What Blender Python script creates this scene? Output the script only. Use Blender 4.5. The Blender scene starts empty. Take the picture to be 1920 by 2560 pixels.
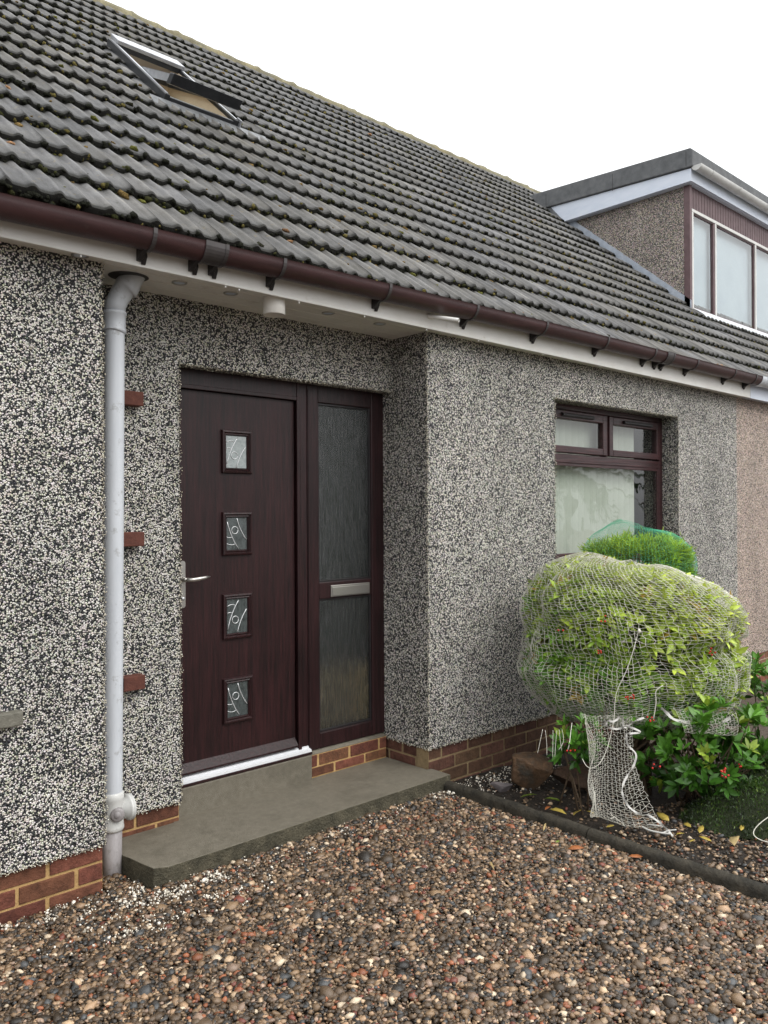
import bpy, bmesh, math, random
import numpy as np
from mathutils import Vector, Matrix
from mathutils import noise as mn
random.seed(7); rng = np.random.default_rng(11)
R = math.radians
SC = bpy.context.scene; COL = SC.collection

# ------------------------------------------------------------------ camera
cam = bpy.data.objects.new('camera', bpy.data.cameras.new('camera')); COL.objects.link(cam)
YAW, PITCH, ROLL = 0.7405, 0.0004, -0.0056
fw = Vector((math.sin(YAW)*math.cos(PITCH), math.cos(YAW)*math.cos(PITCH), math.sin(PITCH)))
rt = Vector((math.cos(YAW), -math.sin(YAW), 0)); up = rt.cross(fw)
r2 = rt*math.cos(ROLL) + up*math.sin(ROLL); u2 = -rt*math.sin(ROLL) + up*math.cos(ROLL)
M = Matrix((r2, u2, -fw)).transposed().to_4x4(); M.translation = Vector((-3.2224, -3.1612, 1.5192))
cam.matrix_world = M
cam.data.sensor_fit = 'VERTICAL'; cam.data.sensor_height = 24; cam.data.lens = 24*1999.5/2560
cam.data.clip_start = .05; cam.data.clip_end = 500
SC.camera = cam

# ------------------------------------------------------------------ sky, sun, exposure
world = bpy.data.worlds.new('World'); SC.world = world; world.use_nodes = True
wn = world.node_tree.nodes; wl = world.node_tree.links
bg = wn['Background']; bg.inputs[1].default_value = 0.1
sky = wn.new('ShaderNodeTexSky'); sky.sky_type = 'NISHITA'; sky.sun_disc = False
sky.sun_elevation = R(46); sky.sun_rotation = R(160); sky.air_density = 2; sky.dust_density = 5
hsv = wn.new('ShaderNodeHueSaturation'); hsv.inputs['Saturation'].default_value = .12
wl.new(sky.outputs[0], hsv.inputs['Color'])
tc = wn.new('ShaderNodeTexCoord'); sx = wn.new('ShaderNodeSeparateXYZ'); wl.new(tc.outputs['Generated'], sx.inputs[0])
ramp = wn.new('ShaderNodeMapRange'); ramp.inputs[1].default_value = 0; ramp.inputs[2].default_value = 1
ramp.inputs[3].default_value = 0; ramp.inputs[4].default_value = 1
wl.new(sx.outputs[2], ramp.inputs[0])
cl = wn.new('ShaderNodeMix'); cl.data_type = 'RGBA'
cl.inputs[6].default_value = (6.2, 6.3, 6.4, 1); cl.inputs[7].default_value = (21, 21.3, 21.6, 1)
pw = wn.new('ShaderNodeMath'); pw.operation = 'POWER'; pw.inputs[1].default_value = .75; wl.new(ramp.outputs[0], pw.inputs[0]); wl.new(pw.outputs[0], cl.inputs[0])
mx = wn.new('ShaderNodeMix'); mx.data_type = 'RGBA'; mx.inputs[0].default_value = .85
wl.new(hsv.outputs[0], mx.inputs[6]); wl.new(cl.outputs[2], mx.inputs[7]); wl.new(mx.outputs[2], bg.inputs[0])
sun = bpy.data.objects.new('sun', bpy.data.lights.new('sun', 'SUN')); COL.objects.link(sun)
sun.data.energy = 1.15; sun.data.angle = R(38); sun.data.color = (1, .97, .93)
sd = Vector((math.sin(R(160))*math.cos(R(46)), math.cos(R(160))*math.cos(R(46)), math.sin(R(46))))
sun.rotation_euler = sd.to_track_quat('Z', 'Y').to_euler()
SC.view_settings.view_transform = 'Standard'; SC.view_settings.look = 'None'
SC.view_settings.exposure = 0.42; SC.view_settings.gamma = 1

# ------------------------------------------------------------------ materials
def new_mat(name):
    m = bpy.data.materials.new(name); m.use_nodes = True
    nt = m.node_tree; return m, nt, nt.nodes, nt.links, nt.nodes['Principled BSDF']
def ramp_node(N, stops, interp='LINEAR'):
    r = N.new('ShaderNodeValToRGB'); cr = r.color_ramp; cr.interpolation = interp
    while len(cr.elements) < len(stops): cr.elements.new(.5)
    for e, (p, c) in zip(cr.elements, stops):
        e.position = p; e.color = (c[0], c[1], c[2], 1) if len(c) > 1 else (c[0],)*3+(1,)
    return r
def mixn(N, L, fac, a, b, mode='MIX'):
    m = N.new('ShaderNodeMix'); m.data_type = 'RGBA'; m.blend_type = mode
    for sock, v in ((0, fac), (6, a), (7, b)):
        if isinstance(v, (int, float)): m.inputs[sock].default_value = v
        elif isinstance(v, tuple): m.inputs[sock].default_value = v+(1,)
        else: L.new(v, m.inputs[sock])
    return m.outputs[2]
def noise_n(N, L, vec, scale, detail=4, rough=.6):
    n = N.new('ShaderNodeTexNoise'); n.inputs['Scale'].default_value = scale
    n.inputs['Detail'].default_value = detail; n.inputs['Roughness'].default_value = rough
    L.new(vec, n.inputs['Vector']); return n.outputs['Fac']
def objco(N, L, scale=None):
    t = N.new('ShaderNodeTexCoord'); o = t.outputs['Object']
    if scale:
        mp = N.new('ShaderNodeMapping'); mp.inputs['Scale'].default_value = scale; L.new(o, mp.inputs['Vector']); o = mp.outputs[0]
    return o
def bumpn(N, L, P, h, dist, strength=1.0):
    b = N.new('ShaderNodeBump'); b.inputs['Distance'].default_value = dist; b.inputs['Strength'].default_value = strength
    L.new(h, b.inputs['Height']); L.new(b.outputs[0], P.inputs['Normal']); return b
def mathn(N, L, op, a, b=None, c=None):
    m = N.new('ShaderNodeMath'); m.operation = op
    for i, v in enumerate((a, b, c)):
        if v is None: continue
        if isinstance(v, (int, float)): m.inputs[i].default_value = v
        else: L.new(v, m.inputs[i])
    return m.outputs[0]

def mat_varied(name, c1, c2, scale=6, rough=.5, bump=.0, bscale=60, spec=.5, stretch=None, metal=0, dirt=None, attr=False):
    """a surface whose colour drifts between two tones with fine noise relief"""
    m, nt, N, L, P = new_mat(name); co = objco(N, L, stretch)
    f = noise_n(N, L, co, scale, 6, .65)
    r = ramp_node(N, [(.32, c1), (.68, c2)]); L.new(f, r.inputs[0]); c = r.outputs[0]
    if dirt:
        f2 = noise_n(N, L, objco(N, L), dirt[1], 8, .7); r2_ = ramp_node(N, [(dirt[2], (0,)), (dirt[2]+.14, (1,))]); L.new(f2, r2_.inputs[0])
        c = mixn(N, L, mathn(N, L, 'MULTIPLY', r2_.outputs[0], dirt[3]), c, dirt[0])
    if attr:
        a = N.new('ShaderNodeAttribute'); a.attribute_name = 'Col'; c = mixn(N, L, 1.0, c, a.outputs[0], 'MULTIPLY')
    L.new(c, P.inputs['Base Color'])
    P.inputs['Roughness'].default_value = rough; P.inputs['Metallic'].default_value = metal
    P.inputs['Specular IOR Level'].default_value = spec
    if bump:
        bumpn(N, L, P, noise_n(N, L, co, bscale, 5, .6), bump)
    return m

def mat_dash(name, stops, scale=150, patch=.12, gap=(.03, .03, .03)):
    m, nt, N, L, P = new_mat(name); co = objco(N, L)
    nz = N.new('ShaderNodeTexNoise'); nz.inputs['Scale'].default_value = 90; L.new(co, nz.inputs['Vector'])
    vadd = N.new('ShaderNodeMixRGB'); vadd.blend_type = 'LINEAR_LIGHT'; vadd.inputs[0].default_value = .004
    L.new(co, vadd.inputs[1]); L.new(nz.outputs['Color'], vadd.inputs[2])
    v = N.new('ShaderNodeTexVoronoi'); v.inputs['Scale'].default_value = scale; L.new(vadd.outputs[0], v.inputs['Vector'])
    sp = N.new('ShaderNodeSeparateColor'); L.new(v.outputs['Color'], sp.inputs[0])
    big = noise_n(N, L, co, 5, 5, .7)
    med = noise_n(N, L, co, 66, 3, .6)
    val = mathn(N, L, 'ADD', sp.outputs[0], mathn(N, L, 'MULTIPLY', mathn(N, L, 'SUBTRACT', big, .5), patch*5))
    val = mathn(N, L, 'ADD', val, mathn(N, L, 'MULTIPLY', mathn(N, L, 'SUBTRACT', med, .5), .42))
    r = ramp_node(N, stops, 'CONSTANT'); L.new(val, r.inputs[0])
    tint = mixn(N, L, .25, r.outputs[0], v.outputs['Color'], 'SOFT_LIGHT')
    gm = ramp_node(N, [(.50, (0,)), (.66, (1,))]); L.new(v.outputs['Distance'], gm.inputs[0])
    dmp = noise_n(N, L, objco(N, L, (2.2, 2.2, .7)), 1.0, 5, .65); rd = ramp_node(N, [(.35, (.80, .80, .79)), (.6, (1.05, 1.04, 1.03))]); L.new(dmp, rd.inputs[0])
    c = mixn(N, L, 1.0, mixn(N, L, gm.outputs[0], tint, gap), rd.outputs[0], 'MULTIPLY')
    L.new(c, P.inputs['Base Color']); P.inputs['Roughness'].default_value = .55
    hgt = mathn(N, L, 'SUBTRACT', 1.0, mathn(N, L, 'POWER', v.outputs['Distance'], 1.6))
    hgt = mathn(N, L, 'ADD', hgt, mathn(N, L, 'MULTIPLY', sp.outputs[1], .7))
    bumpn(N, L, P, hgt, .006, 1.0)
    return m
M_DASH = mat_dash('grey white pebbledash', [(0, (.018, .018, .022)), (.27, (.075, .075, .075)), (.33, (.24, .225, .19)), (.39, (.62, .60, .52)), (.66, (.75, .73, .67)), (.86, (.84, .84, .80))], 152, .09, (.014, .014, .016))
M_PINK = mat_dash('pink pebbledash', [(0, (.03, .025, .022)), (.20, (.34, .27, .22)), (.28, (.64, .50, .42)), (.66, (.74, .59, .50)), (.9, (.80, .72, .65))], 140, .05, (.10, .075, .06))
M_CHEEK = mat_dash('brown grey dormer render', [(0, (.04, .04, .04)), (.16, (.20, .17, .145)), (.3, (.34, .30, .26)), (.66, (.42, .375, .33)), (.92, (.58, .55, .5))], 95, .05, (.09, .08, .07))

def mat_attr(name, rough=.5, bump=0, bscale=80, spec=.5, vary=.35, nscale=60):
    m, nt, N, L, P = new_mat(name)
    a = N.new('ShaderNodeAttribute'); a.attribute_name = 'Col'
    co = objco(N, L); f = noise_n(N, L, co, nscale, 5, .65)
    r = ramp_node(N, [(.25, (1-vary,)), (.75, (1+vary*.6,))]); L.new(f, r.inputs[0])
    L.new(mixn(N, L, 1.0, a.outputs[0], r.outputs[0], 'MULTIPLY'), P.inputs['Base Color'])
    P.inputs['Roughness'].default_value = rough; P.inputs['Specular IOR Level'].default_value = spec
    if bump: bumpn(N, L, P, noise_n(N, L, co, bscale, 4), bump)
    return m
M_PEB = mat_attr('wet river pebbles', .38, .0015, 300, .5, .35, 220)
M_CHIP = mat_attr('stone chips', .55, 0, 80, .5, .2, 300)
M_BRICK = mat_attr('rough red brick', .8, .005, 90, .3, .55, 28)
M_MOSS = mat_attr('roof moss', .95, .01, 160, .1, .7, 120)
M_MORTAR_L = mat_varied('sandy orange mortar', (.34, .21, .09), (.52, .34, .15), 30, .9, .003, 150, .2)
M_MORTAR_R = mat_varied('dull brown mortar', (.20, .145, .08), (.34, .25, .14), 25, .9, .003, 150, .2)
M_DOOR = None
def mat_wood(name, c1, c2, rough=.38, horiz=False):
    m, nt, N, L, P = new_mat(name)
    co = objco(N, L, (48, 48, 2.4) if not horiz else (2.4, 48, 48))
    f = noise_n(N, L, co, 1.6, 7, .7)
    f2 = noise_n(N, L, objco(N, L), 3.0, 4, .6)
    r = ramp_node(N, [(.35, c1), (.62, c2)]); L.new(f, r.inputs[0])
    rr = ramp_node(N, [(.3, (.7,)), (.7, (1.25,))]); L.new(f2, rr.inputs[0])
    L.new(mixn(N, L, 1.0, r.outputs[0], rr.outputs[0], 'MULTIPLY'), P.inputs['Base Color'])
    P.inputs['Roughness'].default_value = rough
    P.inputs['Specular IOR Level'].default_value = .38
    bumpn(N, L, P, f, .0030, 1.0)
    return m
M_DOOR = mat_wood('dark rosewood door skin', (.0095, .0036, .0040), (.028, .0082, .0090), .40)
M_FRAME = mat_wood('rosewood upvc frame', (.010, .0042, .0046), (.028, .0095, .0105), .36)
M_WFRAME = mat_wood('brown upvc window frame', (.022, .010, .011), (.060, .024, .026), .3, True)
M_TILE = None
def mat_tile():
    m, nt, N, L, P = new_mat('weathered concrete roof tile'); co = objco(N, L)
    a = N.new('ShaderNodeAttribute'); a.attribute_name = 'Col'
    f = noise_n(N, L, co, 7, 8, .72); r = ramp_node(N, [(.3, (.072, .070, .070)), (.55, (.124, .123, .124)), (.75, (.195, .188, .178))]); L.new(f, r.inputs[0])
    st = noise_n(N, L, objco(N, L, (70, 6, 6)), 1.0, 5, .7); rs = ramp_node(N, [(.3, (.60,)), (.7, (1.28,))]); L.new(st, rs.inputs[0])
    c = mixn(N, L, .8, r.outputs[0], rs.outputs[0], 'MULTIPLY')
    sp = noise_n(N, L, co, 38, 3, .5); rp = ramp_node(N, [(.66, (0,)), (.72, (1,))]); L.new(sp, rp.inputs[0])
    c = mixn(N, L, mathn(N, L, 'MULTIPLY', rp.outputs[0], .6), c, (.035, .038, .028))
    lc = noise_n(N, L, co, 24, 5, .6); rl = ramp_node(N, [(.63, (0,)), (.69, (1,))]); L.new(lc, rl.inputs[0])
    c = mixn(N, L, mathn(N, L, 'MULTIPLY', rl.outputs[0], .55), c, (.20, .16, .08))
    big = noise_n(N, L, co, 1.1, 4, .6); rb = ramp_node(N, [(.4, (0,)), (.7, (1,))]); L.new(big, rb.inputs[0])
    c = mixn(N, L, mathn(N, L, 'MULTIPLY', rb.outputs[0], .65), c, (.105, .093, .068))
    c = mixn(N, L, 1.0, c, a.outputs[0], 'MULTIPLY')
    L.new(c, P.inputs['Base Color']); P.inputs['Roughness'].default_value = .75
    bumpn(N, L, P, noise_n(N, L, co, 130, 5, .7), .0035); return m
M_TILE = mat_tile()
M_GUT = mat_varied('maroon brown gutter plastic', (.030, .012, .013), (.060, .024, .025), 5, .38, .0006, 300, .5, (1, 8, 8), 0, ((.12, .10, .09), 14, .60, .35))
M_CLIP = mat_varied('dark grey clip plastic', (.035, .03, .03), (.06, .052, .052), 12, .45)
M_BLACKP = mat_varied('black bracket plastic', (.012, .01, .011), (.02, .017, .018), 12, .4)
M_FASC = mat_varied('cream white fascia', (.68, .66, .62), (.78, .77, .74), 4, .45, .0004, 60, .4, (1, 1, 3), 0, ((.38, .34, .28), 10, .60, .5))
M_SOFF = mat_varied('cream soffit board', (.70, .68, .63), (.78, .76, .71), 6, .4, 0, 60, .4, None, 0, ((.40, .34, .27), 9, .58, .5))
M_PIPE = mat_varied('pale grey pipe plastic', (.50, .525, .56), (.59, .615, .65), 3, .38, 0, 60, .5, (6, 6, 1), 0, ((.22, .21, .19), 16, .60, .8))
M_PIPED = mat_varied('grimy grey pipe', (.20, .18, .18), (.33, .31, .31), 8, .5, 0, 60, .5, (4, 4, 1.5), 0, ((.10, .09, .07), 20, .55, .7))
M_PIPEW = mat_varied('off white pipe fitting', (.50, .50, .48), (.62, .62, .60), 10, .42, 0, 60, .5, None, 0, ((.22, .20, .16), 26, .60, .6))
M_STEEL = mat_varied('brushed steel', (.42, .40, .37), (.55, .53, .50), 40, .33, 0, 60, .5, (40, 40, 2), .9)
M_ALU = mat_varied('white aluminium threshold', (.66, .67, .69), (.72, .73, .75), 3, .35)
M_CONC = mat_varied('wet brown concrete', (.140, .124, .094), (.185, .166, .130), 30, .55, .0035, 240, .35, None, 0, ((.085, .076, .056), 4.5, .50, .5))
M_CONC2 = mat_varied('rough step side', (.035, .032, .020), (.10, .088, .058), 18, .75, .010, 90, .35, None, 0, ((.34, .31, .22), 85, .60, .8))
M_KERB = mat_varied('dark mossy concrete kerb', (.012, .011, .008), (.055, .047, .034), 16, .75, .008, 60, .3, None, 0, ((.16, .15, .11), 50, .64, .5))
M_LEAD = mat_varied('dull lead', (.10, .105, .11), (.17, .175, .18), 20, .5, .003, 50, .4)
M_FLASH = mat_varied('blue grey painted flashing', (.30, .34, .40), (.42, .46, .52), 14, .5, .003, 40, .4, None, 0, ((.12, .12, .12), 18, .58, .6))
M_FELT = mat_varied('grey mineral felt', (.10, .105, .11), (.16, .165, .17), 10, .85, .003, 200, .3, None, 0, ((.06, .06, .06), 7, .58, .5))
M_DWHITE = mat_varied('pale blue white painted board', (.60, .66, .76), (.68, .73, .82), 5, .45, .001, 60, .4, (1, 1, 4))
M_DGUT = mat_varied('off white dormer gutter', (.50, .50, .48), (.62, .62, .60), 8, .45)
M_DBROWN = mat_varied('faded maroon cladding', (.085, .045, .048), (.13, .075, .08), 10, .5)
M_SKYL = mat_varied('dark grey aluminium cladding', (.022, .024, .028), (.042, .045, .050), 14, .38, 0, 60, .5, None, .3)
M_SKYLT = mat_varied('pale grey aluminium cover', (.30, .31, .33), (.45, .46, .48), 14, .35, 0, 60, .5, None, .4)
M_PINE = mat_varied('plasterboard and pine lining', (.60, .50, .38), (.70, .60, .48), 4, .6)
M_BLIND = mat_varied('vertical blind fabric', (.60, .60, .54), (.68, .68, .62), 4, .8, .0004, 400, .2)
M_PALEBLUE = mat_varied('pale blue grey panel', (.50, .56, .66), (.58, .64, .73), 3, .6)
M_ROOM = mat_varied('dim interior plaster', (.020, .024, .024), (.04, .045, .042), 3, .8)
M_TAN = mat_varied('wicker tan', (.72, .42, .17), (.85, .55, .26), 30, .7)
M_SOIL = mat_varied('wet dark soil', (.010, .008, .006), (.040, .030, .022), 22, .8, .02, 60, .3)
M_GROUND = mat_varied('damp brown gravel bed', (.035, .026, .020), (.12, .09, .065), 55, .7, .01, 90, .4)
M_BARK = mat_varied('grey brown bark', (.05, .035, .022), (.12, .085, .055), 30, .85, .004, 90, .2)
M_ROCK = mat_varied('rusty brown rock', (.030, .020, .013), (.15, .085, .045), 14, .7, .01, 45, .35, None, 0, ((.05, .05, .042), 6, .52, .8))
M_CORD = mat_varied('off white net cord', (.56, .54, .46), (.72, .70, .62), 14, .8)
M_TAPE = mat_varied('white woven tape', (.40, .39, .36), (.54, .53, .50), 30, .8, .0008, 400, .2)
M_GNET = mat_varied('green netting thread', (.07, .42, .24), (.12, .55, .35), 20, .6)
M_CLIPW = mat_varied('white nail head', (.7, .69, .66), (.75, .74, .7), 30, .5)
M_TERRA = mat_varied('terracotta brick end', (.085, .030, .022), (.14, .050, .034), 30, .75, .003, 150, .3)
M_SILL = mat_varied('olive grey stone sill', (.10, .095, .075), (.17, .16, .13), 20, .7, .003, 100)
def mat_leaf(name, rough, trans=.25, sat=1.0):
    m, nt, N, L, P = new_mat(name)
    a = N.new('ShaderNodeAttribute'); a.attribute_name = 'Col'
    f = noise_n(N, L, objco(N, L), 60, 3); r = ramp_node(N, [(.3, (.75,)), (.7, (1.2,))]); L.new(f, r.inputs[0])
    c = mixn(N, L, 1.0, a.outputs[0], r.outputs[0], 'MULTIPLY')
    L.new(c, P.inputs['Base Color']); P.inputs['Roughness'].default_value = rough
    tr = N.new('ShaderNodeBsdfTranslucent'); L.new(c, tr.inputs[0])
    mx_ = N.new('ShaderNodeMixShader'); mx_.inputs[0].default_value = trans
    L.new(P.outputs[0], mx_.inputs[1]); L.new(tr.outputs[0], mx_.inputs[2]); L.new(mx_.outputs[0], N['Material Output'].inputs[0])
    return m
M_LEAF = mat_leaf('glossy shrub leaf', .38, .22); M_CONIF = mat_leaf('conifer spray', .6, .3); M_DEAD = mat_leaf('fallen leaf', .5, .3)
m, nt, N, L, P = new_mat('red berry'); P.inputs['Base Color'].default_value = (.45, .018, .012, 1); P.inputs['Roughness'].default_value = .25
f = noise_n(N, L, objco(N, L), 60); r = ramp_node(N, [(.3, (.35, .012, .01)), (.7, (.6, .035, .02))]); L.new(f, r.inputs[0]); L.new(r.outputs[0], P.inputs['Base Color']); M_BERRY = m
def mat_clear(name, tint=(.9, .95, .93), rough=.0, refl=1.0):
    m, nt, N, L, P = new_mat(name); N.remove(P)
    t = N.new('ShaderNodeBsdfTransparent'); t.inputs[0].default_value = tint+(1,)
    g = N.new('ShaderNodeBsdfGlossy'); g.inputs['Roughness'].default_value = rough
    fr = N.new('ShaderNodeFresnel'); fr.inputs[0].default_value = 1.52
    nz = noise_n(N, L, objco(N, L), 2.5, 2); b = N.new('ShaderNodeBump'); b.inputs['Distance'].default_value = .004; L.new(nz, b.inputs['Height'])
    L.new(b.outputs[0], g.inputs['Normal'])
    ms = N.new('ShaderNodeMixShader'); geo = N.new('ShaderNodeNewGeometry')
    L.new(mathn(N, L, 'MULTIPLY', mathn(N, L, 'MULTIPLY', fr.outputs[0], refl), mathn(N, L, 'SUBTRACT', 1.0, geo.outputs['Backfacing'])), ms.inputs[0])
    L.new(t.outputs[0], ms.inputs[1]); L.new(g.outputs[0], ms.inputs[2]); L.new(ms.outputs[0], N['Material Output'].inputs[0]); return m
M_GLASS = mat_clear('clear window glass', (.90, .925, .91), 0, 2.0)
def mat_obscure(name, rough=.24):
    m, nt, N, L, P = new_mat(name)
    P.inputs['Base Color'].default_value = (.55, .62, .60, 1); P.inputs['Roughness'].default_value = rough
    P.inputs['Transmission Weight'].default_value = 1.0; P.inputs['IOR'].default_value = 1.62
    st = noise_n(N, L, objco(N, L, (110, 110, 9)), 1.0, 4, .7)
    cr = noise_n(N, L, objco(N, L), 180, 2, .5)
    h = mathn(N, L, 'ADD', st, mathn(N, L, 'MULTIPLY', cr, .5))
    r = ramp_node(N, [(.38, (.30, .37, .36)), (.62, (.92, .97, .95))]); L.new(st, r.inputs[0]); L.new(r.outputs[0], P.inputs['Base Color'])
    bumpn(N, L, P, h, .005, 1.0); return m
M_OBS = mat_obscure('streaky obscured glass'); M_OBSL = mat_varied('door glass with sky reflection', (.22, .25, .25), (.36, .40, .40), 50, .10, .0012, 260, 1.0); M_OBSD = mat_varied('grey textured door glass', (.020, .026, .026), (.085, .10, .10), 50, .10, .0012, 260, 1.0, (1, 1, .5))

M_CAME = mat_varied('silver lead strip', (.62, .63, .64), (.75, .76, .77), 30, .35, 0, 60, .5, None, .5)

# ------------------------------------------------------------------ mesh helpers
class MB:
    def __init__(s): s.v = []; s.f = []; s.c = []; s.sm = []; s.mi = []
    def add(s, vs, fs, col=(1, 1, 1), smooth=False, mi=0):
        o = len(s.v); s.v += [tuple(v) for v in vs]; s.c += [col]*len(vs)
        for f in fs: s.f.append([i+o for i in f]); s.sm.append(smooth); s.mi.append(mi)
    def box(s, x0, x1, y0, y1, z0, z1, col=(1, 1, 1), mi=0, M=None):
        vs = [Vector((x, y, z)) for z in (z0, z1) for y in (y0, y1) for x in (x0, x1)]
        if M: vs = [M @ v for v in vs]
        s.add(vs, [(0, 2, 3, 1), (4, 5, 7, 6), (0, 1, 5, 4), (2, 6, 7, 3), (0, 4, 6, 2), (1, 3, 7, 5)], col, False, mi)
    def quad(s, a, b, c, d, col=(1, 1, 1), mi=0): s.add([a, b, c, d], [(0, 1, 2, 3)], col, False, mi)
    def prism(s, pts, axis, a, b, col=(1, 1, 1), mi=0):
        """outline pts (2-D) extruded along axis from a to b"""
        def mk(p, t): return (t, p[0], p[1]) if axis == 'x' else ((p[0], t, p[1]) if axis == 'y' else (p[0], p[1], t))
        n = len(pts); vs = [mk(p, a) for p in pts]+[mk(p, b) for p in pts]
        s.add(vs, [tuple(range(n)), tuple(range(2*n-1, n-1, -1))]+[(i, (i+1) % n, n+(i+1) % n, n+i) for i in range(n)], col, False, mi)
    def tube(s, path, r, n=12, col=(1, 1, 1), cap=True, flat=None, mi=0):
        path = [Vector(p) for p in path]; rr = r if isinstance(r, (list, tuple)) else [r]*len(path)
        rings = []; prev = None
        for i, p in enumerate(path):
            t = (path[min(i+1, len(path)-1)]-path[max(i-1, 0)]).normalized()
            a = prev if prev else (Vector((0, 0, 1)) if abs(t.z) < .9 else Vector((1, 0, 0)))
            a = (a-t*a.dot(t)).normalized(); prev = a; b = t.cross(a)
            rings.append([p+a*math.cos(2*math.pi*k/n)*rr[i]+b*math.sin(2*math.pi*k/n)*rr[i]*(flat or 1) for k in range(n)])
        vs = [v for r_ in rings for v in r_]; fs = []
        for i in range(len(rings)-1):
            for k in range(n): fs.append((i*n+k, i*n+(k+1) % n, (i+1)*n+(k+1) % n, (i+1)*n+k))
        if cap: fs += [tuple(range(n-1, -1, -1)), tuple(range((len(rings)-1)*n, len(rings)*n))]
        s.add(vs, fs, col, True, mi)
    def build(s, name, mats, parent=None, bevel=0, seg=2, auto=True):
        me = bpy.data.meshes.new(name); me.from_pydata(s.v, [], s.f)
        if not isinstance(mats, (list, tuple)): mats = [mats]
        for m_ in mats: me.materials.append(m_)
        at = me.color_attributes.new('Col', 'FLOAT_COLOR', 'POINT')
        at.data.foreach_set('color', np.array([c+(1,) for c in s.c], dtype=np.float32).ravel())
        me.polygons.foreach_set('use_smooth', s.sm); me.polygons.foreach_set('material_index', s.mi)
        if auto:
            b = bmesh.new(); b.from_mesh(me); bmesh.ops.recalc_face_normals(b, faces=b.faces); b.to_mesh(me); b.free()
        me.update()
        o = bpy.data.objects.new(name, me); COL.objects.link(o)
        if parent: o.parent = parent
        if bevel:
            bv = o.modifiers.new('bevel', 'BEVEL'); bv.width = bevel; bv.segments = seg; bv.limit_method = 'ANGLE'; bv.angle_limit = R(40)
        return o
def np_mesh(name, V, F, C, mat, parent=None, smooth=True):
    """V (n,3), F (m,k), C (n,3) per vertex"""
    me = bpy.data.meshes.new(name); n = len(V); m, k = F.shape
    me.vertices.add(n); me.vertices.foreach_set('co', V.astype(np.float32).ravel())
    me.loops.add(m*k); me.loops.foreach_set('vertex_index', F.astype(np.int32).ravel())
    me.polygons.add(m); me.polygons.foreach_set('loop_start', np.arange(0, m*k, k, dtype=np.int32))
    me.polygons.foreach_set('use_smooth', np.full(m, smooth))
    at = me.color_attributes.new('Col', 'FLOAT_COLOR', 'POINT')
    at.data.foreach_set('color', np.hstack([C, np.ones((n, 1))]).astype(np.float32).ravel())
    me.materials.append(mat); me.update(calc_edges=True); me.validate()
    o = bpy.data.objects.new(name, me); COL.objects.link(o)
    if parent: o.parent = parent
    return o
def tag(o, label=None, cat=None, group=None, kind=None):
    for k, v in (('label', label), ('category', cat), ('group', group), ('kind', kind)):
        if v: o[k] = v
    return o
def thing(name, loc, label, cat, group=None):
    o = bpy.data.objects.new(name, None); COL.objects.link(o); o.empty_display_size = .1
    return tag(o, label, cat, group)
def ico(sub):
    b = bmesh.new(); bmesh.ops.create_icosphere(b, subdivisions=sub, radius=1)
    b.verts.ensure_lookup_table(); V = np.array([v.co[:] for v in b.verts]); F = np.array([[v.index for v in f.verts] for f in b.faces]); b.free(); return V, F
ICO1, ICO2, ICO3 = ico(1), ico(2), ico(4)
def rand_rot(n, tilt=None):
    """n random rotation matrices; tilt limits how far z leans"""
    a = rng.uniform(0, 2*np.pi, n); 
    if tilt is None:
        q = rng.normal(size=(n, 4)); q /= np.linalg.norm(q, axis=1)[:, None]
    else:
        t = rng.normal(0, tilt, n)/2; ax = rng.uniform(0, 2*np.pi, n)
        q1 = np.stack([np.cos(t), np.sin(t)*np.cos(ax), np.sin(t)*np.sin(ax), np.zeros(n)], 1)
        q2 = np.stack([np.cos(a/2), np.zeros(n), np.zeros(n), np.sin(a/2)], 1)
        w1, x1, y1, z1 = q1.T; w2, x2, y2, z2 = q2.T
        q = np.stack([w1*w2-x1*x2-y1*y2-z1*z2, w1*x2+x1*w2+y1*z2-z1*y2, w1*y2-x1*z2+y1*w2+z1*x2, w1*z2+x1*y2-y1*x2+z1*w2], 1)
    w, x, y, z = q.T
    return np.stack([np.stack([1-2*(y*y+z*z), 2*(x*y-z*w), 2*(x*z+y*w)], 1), np.stack([2*(x*y+z*w), 1-2*(x*x+z*z), 2*(y*z-x*w)], 1), np.stack([2*(x*z-y*w), 2*(y*z+x*w), 1-2*(x*x+y*y)], 1)], 1)
def scatter(base, P, S, Rm, C, lump=.18):
    """copies of the base blob at P, sizes S (n,3), rotations Rm, colours C -> arrays"""
    V0, F0 = base; n = len(P); k = len(V0)
    W = V0[None]*(1+rng.normal(0, lump, (n, k, 1)))*S[:, None, :]
    W = np.einsum('nij,nkj->nki', Rm, W)+P[:, None, :]
    F = (F0[None]+(np.arange(n)*k)[:, None, None]).reshape(-1, 3)
    return W.reshape(-1, 3), F, np.repeat(C, k, axis=0)
def palette(n, table):
    w = np.array([t[0] for t in table], float); w /= w.sum(); idx = rng.choice(len(table), n, p=w)
    c = np.array([t[1] for t in table])[idx]; return c*rng.uniform(.7, 1.3, (n, 1))*np.array((1.06, 1.0, .93))

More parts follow.
